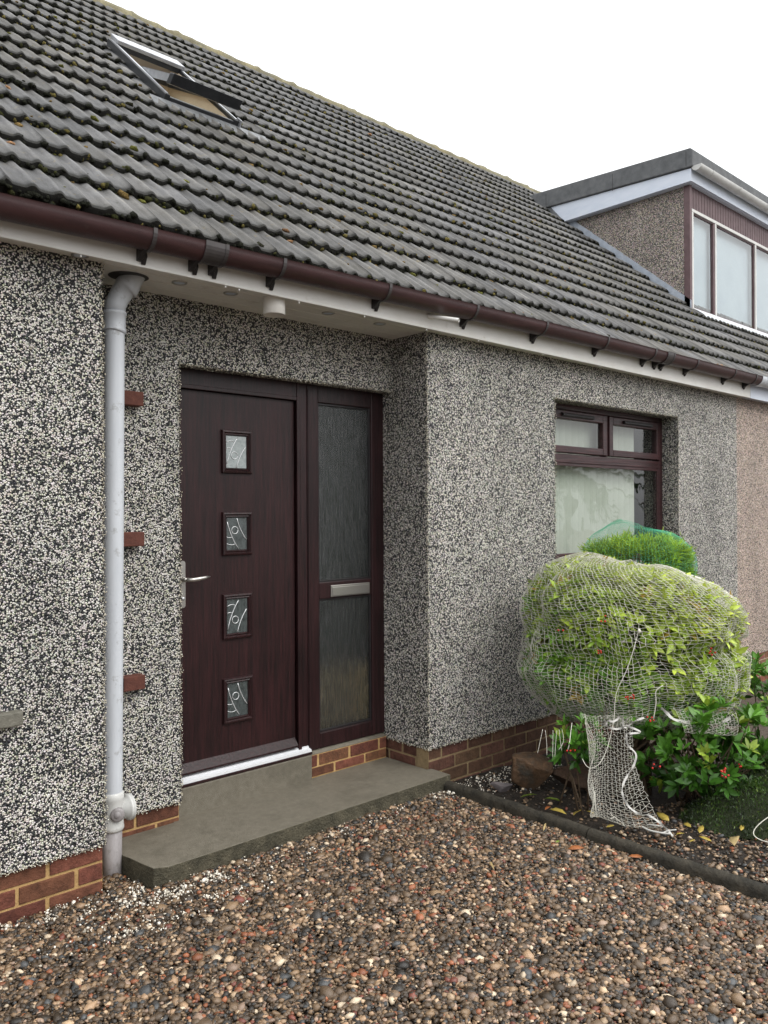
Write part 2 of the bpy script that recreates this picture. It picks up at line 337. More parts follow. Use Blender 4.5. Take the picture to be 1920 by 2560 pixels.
# ------------------------------------------------------------------ ground
g = MB(); g.box(-60, 60, -60, 60, -.6, -.10)
tag(g.build('ground', M_GROUND), 'damp brown gravel ground around the house', 'ground', kind='structure')
def lump(x, y, s, a): return a*mn.noise(Vector((x*s, y*s, 3.1)))
def grid(name, x0, x1, y0, y1, step, zf, mat):
    nx = int((x1-x0)/step)+1; ny = int((y1-y0)/step)+1
    X, Yg = np.meshgrid(np.linspace(x0, x1, nx), np.linspace(y0, y1, ny)); V = np.stack([X.ravel(), Yg.ravel(), np.zeros(X.size)], 1)
    V[:, 2] = [zf(a, b) for a, b in V[:, :2]]
    i = np.arange(nx*ny).reshape(ny, nx); F = np.stack([i[:-1, :-1], i[:-1, 1:], i[1:, 1:], i[1:, :-1]], -1).reshape(-1, 4)
    return np_mesh(name, V, F, np.ones((len(V), 3)), mat)
def gz(x, y): return -.012+lump(x, y, 1.3, .012)
tag(grid('gravel_bed', -5, -.0, -5, .3, .1, lambda x, y: gz(x, y)-.012, M_GROUND), 'dark base under the pebble drive', 'ground', kind='structure')
def bz(x, y): return -.05-.035*max(0, min(x, 5)-.3)+lump(x, y, 6, .02)+lump(x, y, 22, .008)+.03*max(0, min(1, (-y-1.0)/.8))
tag(grid('soil', .03, 6, -5, .1, .045, bz, M_SOIL), 'dark wet soil of the planting bed', 'soil', kind='structure')

# ------------------------------------------------------------------ pebbles
PAL = [(19, (.045, .033, .022)), (21, (.088, .062, .040)), (13, (.027, .024, .021)), (15, (.14, .10, .066)), (11, (.21, .145, .088)), (7, (.34, .235, .15)), (4, (.26, .10, .05)),
       (4, (.30, .22, .17)), (3, (.45, .34, .23)), (2, (.55, .47, .36)), (5, (.06, .065, .07)), (2, (.15, .05, .035))]
def pebbles(name, n, test, zf, size, label, flat=.55, pal=PAL, zj=.010, parentkw=None, box=None, base=ICO1, rough_mat=M_PEB, tilt=.35, over=3):
    x0, x1, y0, y1 = box; P = []
    X = rng.uniform(x0, x1, n*over); Yv = rng.uniform(y0, y1, n*over); keep = np.array([test(a, b) for a, b in zip(X, Yv)]); X = X[keep][:n]; Yv = Yv[keep][:n]; k = len(X)
    z = np.array([zf(a, b) for a, b in zip(X, Yv)])+rng.uniform(-zj*.4, zj, k)
    sz = size*np.exp(rng.normal(0, .34, k))
    sz = sz*np.where(rng.random(k) < .07, 1.55, 1)
    S = np.stack([sz*rng.uniform(.85, 1.35, k), sz*rng.uniform(.65, 1.0, k), sz*rng.uniform(flat*.8, flat*1.3, k)], 1)
    V, F, C = scatter(base, np.stack([X, Yv, z], 1), S, rand_rot(k, tilt), palette(k, pal), .14)
    return tag(np_mesh(name, V, F, C, rough_mat), label, 'gravel', kind='stuff')
def in_drive(x, y):
    if x > -.035 or x+y < -3.75: return False
    if y > 0: return x > -1.86 and y < .27 and (x < -1.765)
    if x > -1.735 and y > -.125: return False
    return True
pebbles('gravel', 92000, in_drive, gz, .0083, 'brown and cream pebbles covering the drive before the step', box=(-3.6, -.03, -3.6, .28))
pebbles('gravel', 9000, lambda x, y: x > .04 and (y < -.03) and (random.random() < (.18 if y > -.95 and x > .12 else 1)*max(.1, 1-.35*x)) and not (x > .7 and y > -1.0), bz, .0075,
        'sparse dark pebbles over the soil between kerb and shrubs', box=(.04, 2.2, -3.0, -.03))
CH = [(5, (.70, .69, .64)), (2, (.55, .53, .46)), (1.2, (.03, .03, .03)), (1, (.3, .28, .24))]
def near_chip(x, y):
    d = math.exp(-((x+1.72)**2/.09+(y+.27)**2/.020))*1.4+math.exp(-((x+2.1)**2/.12+(y+.06)**2/.004))*.7
    d += math.exp(-((x+.08)**2/.004+(y+.19)**2/.003))*1.3 + .12*math.exp(-((x+1.1)**2/.4+(y+.24)**2/.012))
    d += .16*math.exp(-((y+.2)/.05)**2)*(.5+.5*mn.noise(Vector((x*9, 0, 0)))) if x > -1.75 else 0
    d *= .08+2.0*max(0, mn.noise(Vector((x*11, y*11, 1)))+.02)
    return in_drive(x, y) and random.random() < d
pebbles('fallen_chippings', 1900, near_chip, lambda x, y: gz(x, y)+.0175, .0036, 'fine white chippings spilt on the gravel by the pipe and step', .7, CH, .006, box=(-2.6, -.03, -.6, .27), rough_mat=M_CHIP, tilt=2, over=14)
pebbles('fallen_chippings', 700, lambda x, y: y < -.02 and random.random() < math.exp(-((y+.1)/.2)**2)*.9, lambda x, y: bz(x, y)+.006, .0034, 'fine white chippings on the soil around the rusty rock', .7, CH, .005, box=(.08, 1.0, -.6, -.02), rough_mat=M_CHIP, tilt=2)

# ------------------------------------------------------------------ the house
ZB, ZS, XL, XR, YR, YF = .179, 2.537, -1.876, 3.96, .28, .37
house = thing('house', (0, 0, 0), 'low house with grey and white pebbledash walls and dark brown front door in a recess', 'house')
neigh = thing('house', (0, 0, 0), 'adjoining pink pebbledash house carrying the flat topped dormer, at right', 'house')

def chips_on(mb, pts, ns, n, spread, pal, size=.0034):
    pass
wall = MB()
W = wall.box
W(-6, XL, 0, .40, ZB, ZS+.19)
W(XL, -1.385, YR, .45, ZB-.02, ZS+.19)
W(-1.385, 0, YR, .365, 2.227, ZS+.19)
W(0, 1.21, 0, .55, ZB, ZS+.19)
W(1.21, 2.89, 0, .30, 2.275, ZS+.19)
W(1.21, 2.89, 0, .30, ZB, 1.13)
W(2.89, XR, 0, .30, ZB, ZS+.19)
W(-6, XR, 7.4, 7.7, -.1, ZS+.19); W(-6, -5.7, .40, 7.4, -.1, ZS+.19)
# stone chips standing proud along the arrises, where the rough coat breaks the outline
nv0 = len(wall.v)
P_ = []; 
def edge(a, b, per=420, spread=.010):
    a = np.array(a, float); b = np.array(b, float); n = int(np.linalg.norm(b-a)*per); t = rng.uniform(0, 1, (n, 1))
    P_.append(a+(b-a)*t+rng.normal(0, spread*.45, (n, 3)))
edge((XL, 0, ZB), (XL, 0, ZS), 700); edge((0, 0, ZB), (0, 0, ZS), 600); edge((-1.385, YR, ZB-.02), (-1.385, YR, 2.227), 600)
edge((-1.385, YR, 2.227), (0, YR, 2.227), 500); edge((1.21, 0, 1.13), (1.21, 0, 2.275)); edge((2.89, 0, 1.13), (2.89, 0, 2.275)); edge((1.21, 0, 2.275), (2.89, 0, 2.275))
edge((-3, 0, ZB), (XL, 0, ZB), 800); edge((0, 0, ZB), (XR, 0, ZB), 500); edge((XL, YR, ZB-.02), (-1.385, YR, ZB-.02), 700); edge((0, 0, ZB), (0, .36, ZB), 600)
P_ = np.concatenate(P_); k = len(P_); sz = rng.uniform(.0018, .0034, (k, 3))
DP = [(36, (.025, .025, .028)), (8, (.12, .11, .1)), (26, (.52, .50, .40)), (26, (.66, .65, .58))]
V, F, C = scatter(ICO1, P_, sz, rand_rot(k), palette(k, DP), .12)
wo = wall.build('wall', [M_DASH], house)
ch = np_mesh('edge_chips', V, F, np.clip(C, 0, .8), M_CHIP, wo); ch['kind'] = 'stuff'

# brick plinths --------------------------------------------------------------
def bricks(name, runs, parent, mortar, colf):
    """runs: list of (origin, dir, length, zs rows, offset, depthdir)"""
    mb = MB(); mo = MB()
    if len(runs) > 1: return [bricks(name, [r_], parent, mortar, colf) for r_ in runs]
    for (o, d, ln, rows, off, inn) in runs:
        o = Vector(o); d = Vector(d); inn = Vector(inn)
        zlo = min(r_[0] for r_ in rows); zhi = max(r_[1] for r_ in rows)
        c = [o+inn*.0045, o+d*ln+inn*.0045, o+d*ln+inn*.10, o+inn*.10]
        zz0, zz1 = zlo-.01, min(zhi+.008, rows[0][2] if len(rows[0]) > 2 else 9)
        mo.add([(p.x, p.y, zz0) for p in c]+[(p.x, p.y, zz1) for p in c], [(0, 3, 2, 1), (4, 5, 6, 7), (0, 1, 5, 4), (1, 2, 6, 5), (2, 3, 7, 6), (3, 0, 4, 7)])
        for ri, row in enumerate(rows):
            x = -off[ri % len(off)]
            while x < ln:
                a, b = max(x, 0)+random.uniform(0, .003), min(x+.213, ln)-random.uniform(0, .003)
                if b-a > .03:
                    p, q = o+d*a, o+d*b; j = random.uniform(-.0015, .0015)
                    z0, z1 = row[0]+random.uniform(-.001, .001), row[1]+random.uniform(-.001, .001)
                    c = [p+inn*j, q+inn*(j+random.uniform(-.001, .001)), q+inn*.09, p+inn*.09]
                    mb.add([(v.x, v.y, z0) for v in c]+[(v.x, v.y, z1) for v in c], [(0, 3, 2, 1), (4, 5, 6, 7), (0, 1, 5, 4), (1, 2, 6, 5), (2, 3, 7, 6), (3, 0, 4, 7)], colf())
                x += .225
    nb = len(mb.v); 
    o_ = mb.build(name, [M_BRICK], parent, .0035, 2)
    m_ = mo.build('mortar', mortar, o_); return o_
def rows(z, n): return [(z-.065-.075*i, z-.075*i) for i in range(n)]
def colL(): t = random.uniform(.75, 1.25); return (.150*t, .056*t*random.uniform(.85, 1.2), .034*t)
def colR(): t = random.uniform(.65, 1.2); return (.125*t, .060*t*random.uniform(.85, 1.2), .040*t)
bricks('brick_plinth', [((XL-.002, .016, 0), (-1, 0, 0), 3.4, rows(.177, 4), (.0, .1125), (0, 1, 0)),
    ((-1.388, YR+.014, 0), (-1, 0, 0), .48, rows(.155, 2), (.0, .1025), (0, 1, 0))], house, M_MORTAR_L, colL)
bricks('brick_plinth', [((-.012, .340, 0), (-1, 0, 0), .557, [(.126, .186), (.071, .118)], (.16, .05), (0, 1, 0))], house, M_MORTAR_L, colL)
bricks('brick_plinth', [((.014, .014, 0), (1, 0, 0), XR-.02, rows(.177, 5), (.1125, .0), (0, 1, 0)),
    ((.014, .016, 0), (0, 1, 0), .45, rows(.177, 3), (.0, .1125), (1, 0, 0))], house, M_MORTAR_R, colR)
mbx = MB(); mbx.box(-6, XL-.01, .12, .5, -.5, .17); mbx.box(.12, XR, .12, .5, -.5, .17); mbx.box(XL, .1, .45, .60, -.5, .15); mbx.build('footing', M_MORTAR_R, house)
mbx = MB(); mbx.prism([(.345, .1875), (.40, .1875), (.40, .204), (.360, .204), (.342, .194)], 'x', -.57, -.012); mbx.build('sill_fillet', M_CONC, house, .004)
bricks('brick_plinth', [((XR+.005, .016, 0), (1, 0, 0), 5.3, rows(.177, 9), (.05, .16), (0, 1, 0))], neigh, mat_varied('pale pink mortar', (.34, .26, .19), (.46, .36, .27), 20, .9), lambda: tuple(c*random.uniform(.8, 1.2) for c in (.22, .085, .06)))

# brick ends and sill fixed on the wall
for zc in (2.035, 1.405, .762):
    s_ = MB(); s_.box(-1.690, -1.588, .225, .30, zc-.032, zc+.032); s_.build('brick_end', M_TERRA, house, .004)
s_ = MB(); s_.box(-3.4, -2.20, -.035, .02, .728, .783); s_.build('window_sill', M_SILL, house, .006)
# neighbour walls
nw = MB(); nw.box(XR, 9.5, .004, .3, ZB, ZS+.19); nw.box(XR, 9.5, 7.4, 7.7, -.1, ZS+.19); nw.box(9.2, 9.5, .3, 7.4, -.1, ZS+.19); nw.build('wall', M_PINK, neigh)
mbx = MB(); mbx.box(XR, 9.5, .12, .3, -.6, .17); mbx.build('footing', M_MORTAR_R, neigh)

# soffit, fascia, lights --------------------------------------------------------
so = MB()
for (x0, x1, y1) in ((-6, XL, .02), (XL, 0, YR+.01), (0, XR+.06, .02)):
    y = -.088
    while y < y1-.001:
        yy = min(y+.095, y1); so.box(x0, x1-.0005, y, yy-.006, ZS, ZS+.012); y += .095
    so.box(x0, x1-.0005, -.088, y1, ZS+.006, ZS+.020)
soff = so.build('soffit', M_SOFF, house, .001, 1)
fa = MB(); fa.box(-6, 4.02, -.10, -.088, 2.522, 2.70); fa.build('fascia', M_FASC, house, .003)
for o_ in [bpy.data.objects['fascia']]:
    for x in (-2.0, -1.36, -1.29, -.96, -.55, -.1, .33, .95, 1.6, 2.3, 3.1):
        s_ = MB(); s_.tube([(x, -.098, 2.519), (x, -.098, 2.510)], .0038, 8); s_.build('nail_head', M_CLIPW, o_)
for (x, y) in ((-1.507, .042), (-1.247, .041), (-.68, .033), (-.329, .030), (-1.98, -.040)):
    s_ = MB(); n = 24
    ring = lambda r_, z: [(x+r_*math.cos(2*math.pi*k/n), y+r_*math.sin(2*math.pi*k/n), z) for k in range(n)]
    rg = [ring(.034, ZS-.0005), ring(.034, ZS-.004), ring(.028, ZS-.006), ring(.024, ZS-.002)]
    s_.add([v for q in rg for v in q], [(i*n+k, i*n+(k+1) % n, (i+1)*n+(k+1) % n, (i+1)*n+k) for i in range(3) for k in range(n)], smooth=True)
    dl = s_.build('downlight', M_STEEL, soff)
    s2 = MB(); s2.add(ring(.0245, ZS-.0022), [tuple(range(n))]); s2.build('lens', M_PALEBLUE, soff)
s_ = MB(); n = 32; cx, cy = -1.713, .106
s_.add([(cx+.085*math.cos(2*math.pi*k/n), cy+.078*math.sin(2*math.pi*k/n), ZS-.0012) for k in range(n)], [tuple(range(n))]); s_.build('pipe_hole', M_BLACKP, soff)
# extract vent spout
s_ = MB(); n = 32; cx, cy = -1.043, -.012; rr_ = [(.0525, ZS-.001), (.0525, ZS-.078), (.0505, ZS-.080), (.047, ZS-.078), (.047, ZS-.004)]
s_.add([(cx+r_*math.cos(2*math.pi*k/n), cy+r_*math.sin(2*math.pi*k/n), z) for r_, z in rr_ for k in range(n)], [(i*n+k, i*n+(k+1) % n, (i+1)*n+(k+1) % n, (i+1)*n+k) for i in range(4) for k in range(n)], smooth=True)
vs_ = s_.build('extract_vent', M_SOFF, house)
s_ = MB(); s_.add([(cx+.0465*math.cos(2*math.pi*k/n), cy+.0465*math.sin(2*math.pi*k/n), ZS-.03) for k in range(n)], [tuple(range(n))]); s_.build('duct_mouth', M_BLACKP, vs_)

# gutter ---------------------------------------------------------------------
def rimz(x): x = max(-2.6, min(x, 4.2)); return 2.668+.0125*x-.0016*x*x
def gutter(name, x0, x1, mat, parent, cy=-.162, r=.061, wall_t=.003, step=.25, rim=rimz):
    mb = MB(); n = 16; xs = np.linspace(x0, x1, max(2, int((x1-x0)/step))); rings = []
    prof = [(-math.cos(math.pi*k/n)*r, -math.sin(math.pi*k/n)*r*1.12) for k in range(n+1)]
    inner = [(p*(1-wall_t/r*1.5), q*(1-wall_t/r*1.5)+.0005) for p, q in reversed(prof)]
    full = [(-r-.003, .004)]+prof+[(r+.003, .004)]+inner
    for x in xs: rings += [(x, cy+p, rim(x)+q) for p, q in full]
    m_ = len(full); fs = [(i*m_+k, i*m_+(k+1) % m_, (i+1)*m_+(k+1) % m_, (i+1)*m_+k) for i in range(len(xs)-1) for k in range(m_)]
    fs += [tuple(range(m_)), tuple(range(len(xs)*m_-1, (len(xs)-1)*m_-1, -1))]
    mb.add(rings, fs, smooth=True); o_ = mb.build(name, mat, parent); return o_
gut = gutter('gutter', -6, 4.0, M_GUT, house)
es = gut.modifiers.new('e', 'EDGE_SPLIT'); es.split_angle = R(46)
def strap(x, w, mat, parent, name, r=.0655, foot=True, cy=-.162):
    mb = MB(); n = 16; z = rimz(x)
    out = [(cy-math.cos(math.pi*k/n)*r, z-math.sin(math.pi*k/n)*r*1.12+.006*(k in (0,))) for k in range(n+1)]
    inn = [(cy-math.cos(math.pi*k/n)*(r-.004), z-math.sin(math.pi*k/n)*(r-.004)*1.12) for k in range(n, -1, -1)]
    out = [(cy-r-.001, z+.008)]+out; 
    rings = [(x+s_*w/2, a, b) for s_ in (-1, 1) for a, b in out+inn]; m_ = len(out+inn)
    fs = [(k, (k+1) % m_, m_+(k+1) % m_, m_+k) for k in range(m_)]; h = len(out)
    for k in range(n+1):
        a, b = k+ (0 if k < len(out)-1 else 0), m_-1-k
        if k < len(inn)-1:
            fs.append((a+1, a, b, b-1)); fs.append((m_+a, m_+a+1, m_+b-1, m_+b))
    mb.add(rings, fs, smooth=False); o_ = mb.build(name, mat, parent)
    if foot:
        b2 = MB(); zb = z-.070
        b2.prism([(-.1015, zb+.045), (-.1015, zb-.030), (-.114, zb-.028), (-.156, zb-.004), (-.17, zb+.004), (-.13, zb+.02)], 'x', x-.024, x-.004)
        b2.prism([(-.1015, zb+.045), (-.1015, zb-.040), (-.108, zb-.040), (-.125, zb-.010), (-.12, zb+.02)], 'x', x-.004, x+.014)
        b2.build('bracket_foot', M_BLACKP, parent, .0015, 1)
    return o_
for x in (-5.2, -4.4, -3.6, -2.6, -1.752, -1.128, -.482, .185, .832, 1.518, 2.144, 2.789, 3.454, 3.864): strap(x, .017, M_CLIP, gut, 'gutter_bracket')
for x in (-1.473, 2.365):
    strap(x, .095, M_CLIP, gut, 'gutter_joint', .0645, False); strap(x-.047, .016, M_CLIP, gut, 'gutter_bracket', .067); strap(x+.047, .016, M_CLIP, gut, 'gutter_bracket', .067)
strap(4.03, .09, M_PIPE, gut, 'gutter_joint', .066, False)
gutter('gutter', 4.02, 9.5, M_PIPE, neigh)
fa = MB(); fa.box(4.023, 9.5, -.10, -.088, 2.522, 2.70); fa.box(XR+.065, 9.5, -.086, .02, ZS, ZS+.012); fa.build('fascia', M_DWHITE, neigh)
# overflow pipe
s_ = MB(); a, b = Vector((-.085, -.095, 2.592)), Vector((-.018, -.262, 2.550)); s_.tube([a, b], .0115, 16, cap=False); s_.tube([b, a], .0085, 16, cap=False)
s_.tube([a+(b-a)*.0, a+(b-a)*.05], .015, 16); ov = s_.build('overflow_pipe', M_CLIPW, house)

# downpipe ---------------------------------------------------------------------
dp = MB(); px = lambda z: -1.785+.0106*z
dp.tube([(px(z), .14, z) for z in (.33, .8, 1.5, 2.31)], .041, 28, cap=False)
dpo = dp.build('downpipe', M_PIPE, house)
s_ = MB(); s_.tube([(px(0)-.004, .14, -.12), (px(.17), .14, .175)], .0405, 28); s_.build('lower_pipe', M_PIPED, dpo)
s_ = MB(); s_.tube([(px(2.2), .14, 2.295), (px(2.3), .14, 2.30), (px(2.3), .14, 2.306), (px(2.3), .14, 2.31), (px(2.3), .14, 2.368), (px(2.3), .14, 2.372), (px(2.3), .14, 2.382), (px(2.3), .14, 2.386)], [.043, .048, .048, .0455, .0455, .0495, .0495, .044], 28)
s_.tube([(px(2.3), .14, 2.38), (-1.757, .139, 2.415), (-1.742, .134, 2.45), (-1.722, .127, 2.485), (-1.717, .125, 2.488), (-1.713, .123, 2.496), (-1.695, .115, 2.53), (-1.66, .10, 2.60)], [.044, .0445, .045, .0465, .0535, .0535, .0465, .047], 28)
s_.build('pipe_elbow', M_PIPE, dpo)
s_ = MB(); x0 = px(.25)
s_.tube([(x0, .14, .172), (x0, .14, .18), (x0, .14, .192), (x0, .14, .198), (x0, .14, .30), (x0, .14, .306), (x0, .14, .33), (x0, .14, .336)], [.042, .0475, .0475, .0455, .0455, .048, .048, .042], 28)
s_.tube([(x0+.02, .14, .253), (x0+.062, .14, .253), (x0+.064, .14, .253), (x0+.072, .14, .253), (x0+.073, .14, .253), (x0+.083, .14, .253), (x0+.085, .14, .253)], [.042, .044, .054, .056, .051, .055, .05], 28)
acc = s_.build('access_branch', M_PIPEW, dpo)
s_ = MB(); c = Vector((x0+.004, .10, .250)); d = Vector((-.38, -.9, .05)).normalized()
s_.tube([c, c+d*.016, c+d*.019, c+d*.022], [.029, .029, .0275, .022], 24); s_.tube([c+d*.018, c+d*.024], [.017, .013], 24); s_.build('access_cap', M_PIPED, dpo)

# entrance: frame, door, sidelight ------------------------------------------------
def frame_rect(mb, x0, x1, z0, z1, w, y0, y1, wl=None, wr=None, wt=None, wb=None):
    wl = w if wl is None else wl; wr = w if wr is None else wr; wt = w if wt is None else wt; wb = w if wb is None else wb
    mb.box(x0, x0+wl, y0, y1, z0, z1); mb.box(x1-wr, x1, y0, y1, z0, z1)
    mb.box(x0+wl+.0003, x1-wr-.0003, y0+.0004, y1, z1-wt, z1); mb.box(x0+wl+.0003, x1-wr-.0003, y0+.0004, y1, z0, z0+wb)
ent = MB()
ent.box(-1.45, -1.380, YF, .44, .206, 2.26); ent.box(-1.38, -.633, YF, .44, 2.136, 2.26)           # jamb, head
ent.box(-.633, -.566, YF, .44, .206, 2.26)
ent.box(-1.38, -.633, YF+.004, .44, .204, .216)
ento = ent.build('entrance_frame', M_FRAME, house, .006)
e2 = MB(); e2.box(-.641, -.618, YF-.012, YF, .23, 2.15); e2.box(-1.38, -.641, YF-.012, YF, 2.128, 2.15); e2.box(-.562, -.552, YF-.006, YF+.001, .21, 2.2); e2.build('frame_moulding', M_FRAME, ento, .004)
door = MB(); door.box(-1.376, -.645, YF+.012, YF+.056, .262, 2.128)
dooro = door.build('door', M_DOOR, house, .002)
s_ = MB(); s_.prism([(YF+.012, .300), (YF-.022, .262), (YF-.022, .252), (YF+.012, .252)], 'x', -1.37, -.65); s_.build('weather_bar', M_FRAME, dooro, .002)
s_ = MB(); s_.prism([(YF-.035, .214), (YF-.035, .226), (YF-.010, .232), (YF-.010, .238), (YF+.02, .244), (YF+.06, .244), (YF+.06, .214)], 'x', -1.382, -.572)
s_.build('threshold', M_ALU, dooro)
s_ = MB(); s_.box(-1.40, -.570, YF-.040, YF+.05, .2005, .2135); s_.build('threshold_base', M_DOOR, dooro, .002)
def came(mb, P, w=.0026, th=.0016, y=0):
    mb.tube([(p[0], y, p[1]) for p in P], w, 6, flat=1)
for i, (z0, z1) in enumerate(((1.751, 1.914), (1.332, 1.496), (.906, 1.079), (.478, .650))):
    x0, x1 = -1.070, -.951; cz_ = (z0+z1)/2
    tr = MB()   # raised moulded trim with sloped faces
    for (o_, i_) in (((.030, YF+.012), (.026, YF-.002)), ((.026, YF-.002), (.018, YF-.004)), ((.018, YF-.004), (.012, YF+.004)), ((.012, YF+.004), (.006, YF+.001)), ((.006, YF+.001), (-.001, YF+.014))):
        A = [(x0-o_[0], z0-o_[0]), (x1+o_[0], z0-o_[0]), (x1+o_[0], z1+o_[0]), (x0-o_[0], z1+o_[0])]; B = [(x0-i_[0], z0-i_[0]), (x1+i_[0], z0-i_[0]), (x1+i_[0], z1+i_[0]), (x0-i_[0], z1+i_[0])]
        for k in range(4): k2 = (k+1) % 4; tr.quad((A[k][0], o_[1], A[k][1]), (A[k2][0], o_[1], A[k2][1]), (B[k2][0], i_[1], B[k2][1]), (B[k][0], i_[1], B[k][1]))
    tr.build('glazing_trim', M_DOOR, dooro)
    gl = MB(); gl.box(x0, x1, YF+.0105, YF+.0115, z0, z1); 
    # backing: the pane is only lightly see-through
    gp = gl.build('glass_pane', M_OBSL if i == 0 else M_OBSD, dooro)  # top pane paler: the sky's reflection is painted into its colour
    flip = i in (1, 3)
    def T(u, v): return (x0+u*(x1-x0), (z1-v*(z1-z0)) if flip else (z0+v*(z1-z0)))
    def bez(a, b, c, n=9): return [T((1-t)**2*a[0]+2*t*(1-t)*b[0]+t*t*c[0], (1-t)**2*a[1]+2*t*(1-t)*b[1]+t*t*c[1]) for t in np.linspace(0, 1, n)]
    cm = MB(); yy = YF+.0095
    came(cm, bez((.57, .96), (.20, .62), (.02, .12)), y=yy); came(cm, bez((.97, .68), (.66, .42), (.5, .01)), y=yy)
    came(cm, bez((.0, .80), (.2, .88), (.40, .82), 6), .0017, y=yy); came(cm, bez((0, .60), (.12, .63), (.25, .61), 5), .0017, y=yy)
    u0, v0 = T(.40, .39); came(cm, [(u0+.0185*math.cos(t), v0+.0185*math.sin(t)) for t in np.linspace(0, 2*math.pi, 20)], .002, y=yy)
    cm.build('lead_strip', M_CAME, dooro)
hd = MB(); hx = -1.320
pts = [(hx+.0135*math.cos(t), 1.275+.0135*math.sin(t)) for t in np.linspace(0, math.pi, 10)]+[(hx+.0135*math.cos(t), 1.073+.0135*math.sin(t)) for t in np.linspace(math.pi, 2*math.pi, 10)]
hd.prism(pts, 'y', YF+.003, YF+.0125); hd.tube([(hx, YF+.004, 1.198), (hx, YF-.030, 1.198)], [.011, .010], 16)
hdo = hd.build('handle', M_STEEL, dooro)
s_ = MB(); s_.tube([(hx-.002, YF-.038, 1.198), (hx+.03, YF-.047, 1.197), (hx+.06, YF-.050, 1.200), (hx+.09, YF-.050, 1.204), (hx+.122, YF-.046, 1.208)], [.0095, .0100, .0100, .0085, .003], 14, flat=.75); s_.build('lever', M_STEEL, dooro)
s_ = MB(); s_.tube([(hx, YF+.004, 1.105), (hx, YF-.001, 1.105)], .0085, 14); s_.build('lock_cylinder', M_CAME, dooro)
sl = MB()
sl.box(-.5655, -.486, YF, .44, .206, 2.26); sl.box(-.094, .04, YF, .44, .206, 2.26); sl.box(-.4857, -.0943, YF+.0004, .44, 2.132, 2.26); sl.box(-.4857, -.0943, YF+.0004, .44, 1.036, 1.130); sl.box(-.4857, -.0943, YF+.0004, .44, .206, .293)
slo = sl.build('sidelight', M_FRAME, house, .005)
for (z0, z1) in ((1.130, 2.132), (.293, 1.036)):
    b_ = MB(); frame_rect(b_, -.487, -.093, z0-.001, z1+.001, .012, YF+.010, YF+.03); b_.build('glazing_bead', M_BLACKP, slo, .002)
    b_ = MB(); b_.box(-.480, -.100, YF+.020, YF+.024, z0+.006, z1-.006); b_.build('glass_pane', M_OBS, slo)
lp = MB(); lp.box(-.408, -.118, YF-.008, YF+.001, 1.044, 1.110); lpo = lp.build('letter_plate', M_STEEL, slo, .003)
s_ = MB(); s_.box(-.400, -.126, YF-.0125, YF-.008, 1.050, 1.099); s_.build('letter_flap', M_STEEL, slo, .002)
# concrete below the door
s_ = MB(); s_.box(-1.42, -.572, .330, .44, .02, .199); s_.build('door_sill', M_CONC, house, .006)
# a dim hall behind the obscured glass
rm = MB()
rm.quad((-1.45, 2.4, 0), (.6, 2.4, 0), (.6, 2.4, 2.5), (-1.45, 2.4, 2.5)); rm.quad((-1.45, .46, .2), (.6, .46, .2), (.6, 2.4, .2), (-1.45, 2.4, .2)); rm.quad((-1.45, .46, 2.5), (.6, .46, 2.5), (.6, 2.4, 2.5), (-1.45, 2.4, 2.5))
rm.quad((.6, .46, .2), (.6, 2.4, .2), (.6, 2.4, 2.5), (.6, .46, 2.5)); rm.quad((-1.46, .46, .2), (-1.46, 2.4, .2), (-1.46, 2.4, 2.5), (-1.46, .46, 2.5))
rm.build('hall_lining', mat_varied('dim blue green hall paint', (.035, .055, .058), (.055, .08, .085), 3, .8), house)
s_ = MB(); s_.box(-1.44, .59, .47, 2.38, .201, .215); s_.box(-.56, .59, .60, .66, .216, .60); s_.build('hall_floor', mat_varied('warm wood floor', (.36, .22, .10), (.50, .32, .16), 5, .5), house)
s_ = MB(); s_.tube([(-.055, .50, .22), (-.055, .50, .30), (-.055, .50, .50), (-.055, .50, .62)], [.075, .09, .085, .06], 20); tag(s_.build('basket', M_TAN), 'tan blur of a basket standing behind the lower sidelight glass', 'basket')

# kitchen style window -----------------------------------------------------------
wf = MB(); Y0, Y1 = .140, .20
wf.box(1.21, 1.262, Y0, Y1, 1.13, 2.30); wf.box(2.838, 2.90, Y0, Y1, 1.13, 2.30)
wf.box(1.2625, 2.8375, Y0, Y1, 2.236, 2.30); wf.box(1.2625, 2.8375, Y0, Y1, 1.862, 1.925); wf.box(1.2625, 2.8375, Y0, Y1, 1.13, 1.20)
wf.box(2.052, 2.084, Y0+.001, Y1, 1.926, 2.235)
wfo = wf.build('window', M_WFRAME, house, .005)
for (x0, x1) in ((1.262, 2.050), (2.086, 2.838)):
    b_ = MB(); frame_rect(b_, x0, x1, 1.932, 2.232, .052, Y0-.012, Y0+.04, wt=.062, wb=.050); sso = b_.build('opening_sash', M_WFRAME, wfo, .006)
    b_ = MB(); b_.box(x0+.05, x1-.05, Y0+.012, Y0+.016, 1.978, 2.174); b_.build('glass_pane', M_GLASS, wfo)
    xa, xb = (1.47, 1.86) if x0 < 2 else (2.275, 2.685)
    b_ = MB(); b_.prism([(Y0-.012, 2.214), (Y0-.030, 2.206), (Y0-.034, 2.190), (Y0-.012, 2.186)], 'x', xa, xb); b_.box(xa+.02, xb-.02, Y0-.036, Y0-.030, 2.194, 2.198); b_.build('trickle_vent', M_BLACKP, wfo, .001, 1)
b_ = MB(); b_.box(1.262, 2.838, Y0+.012, Y0+.016, 1.20, 1.862); b_.build('glass_pane', M_GLASS, wfo)
b_ = MB(); frame_rect(b_, 1.262, 2.838, 1.199, 1.863, .022, Y0+.004, Y0+.03); b_.build('glazing_bead', M_WFRAME, wfo, .003)
bl = MB(); x = 1.16; k = 0
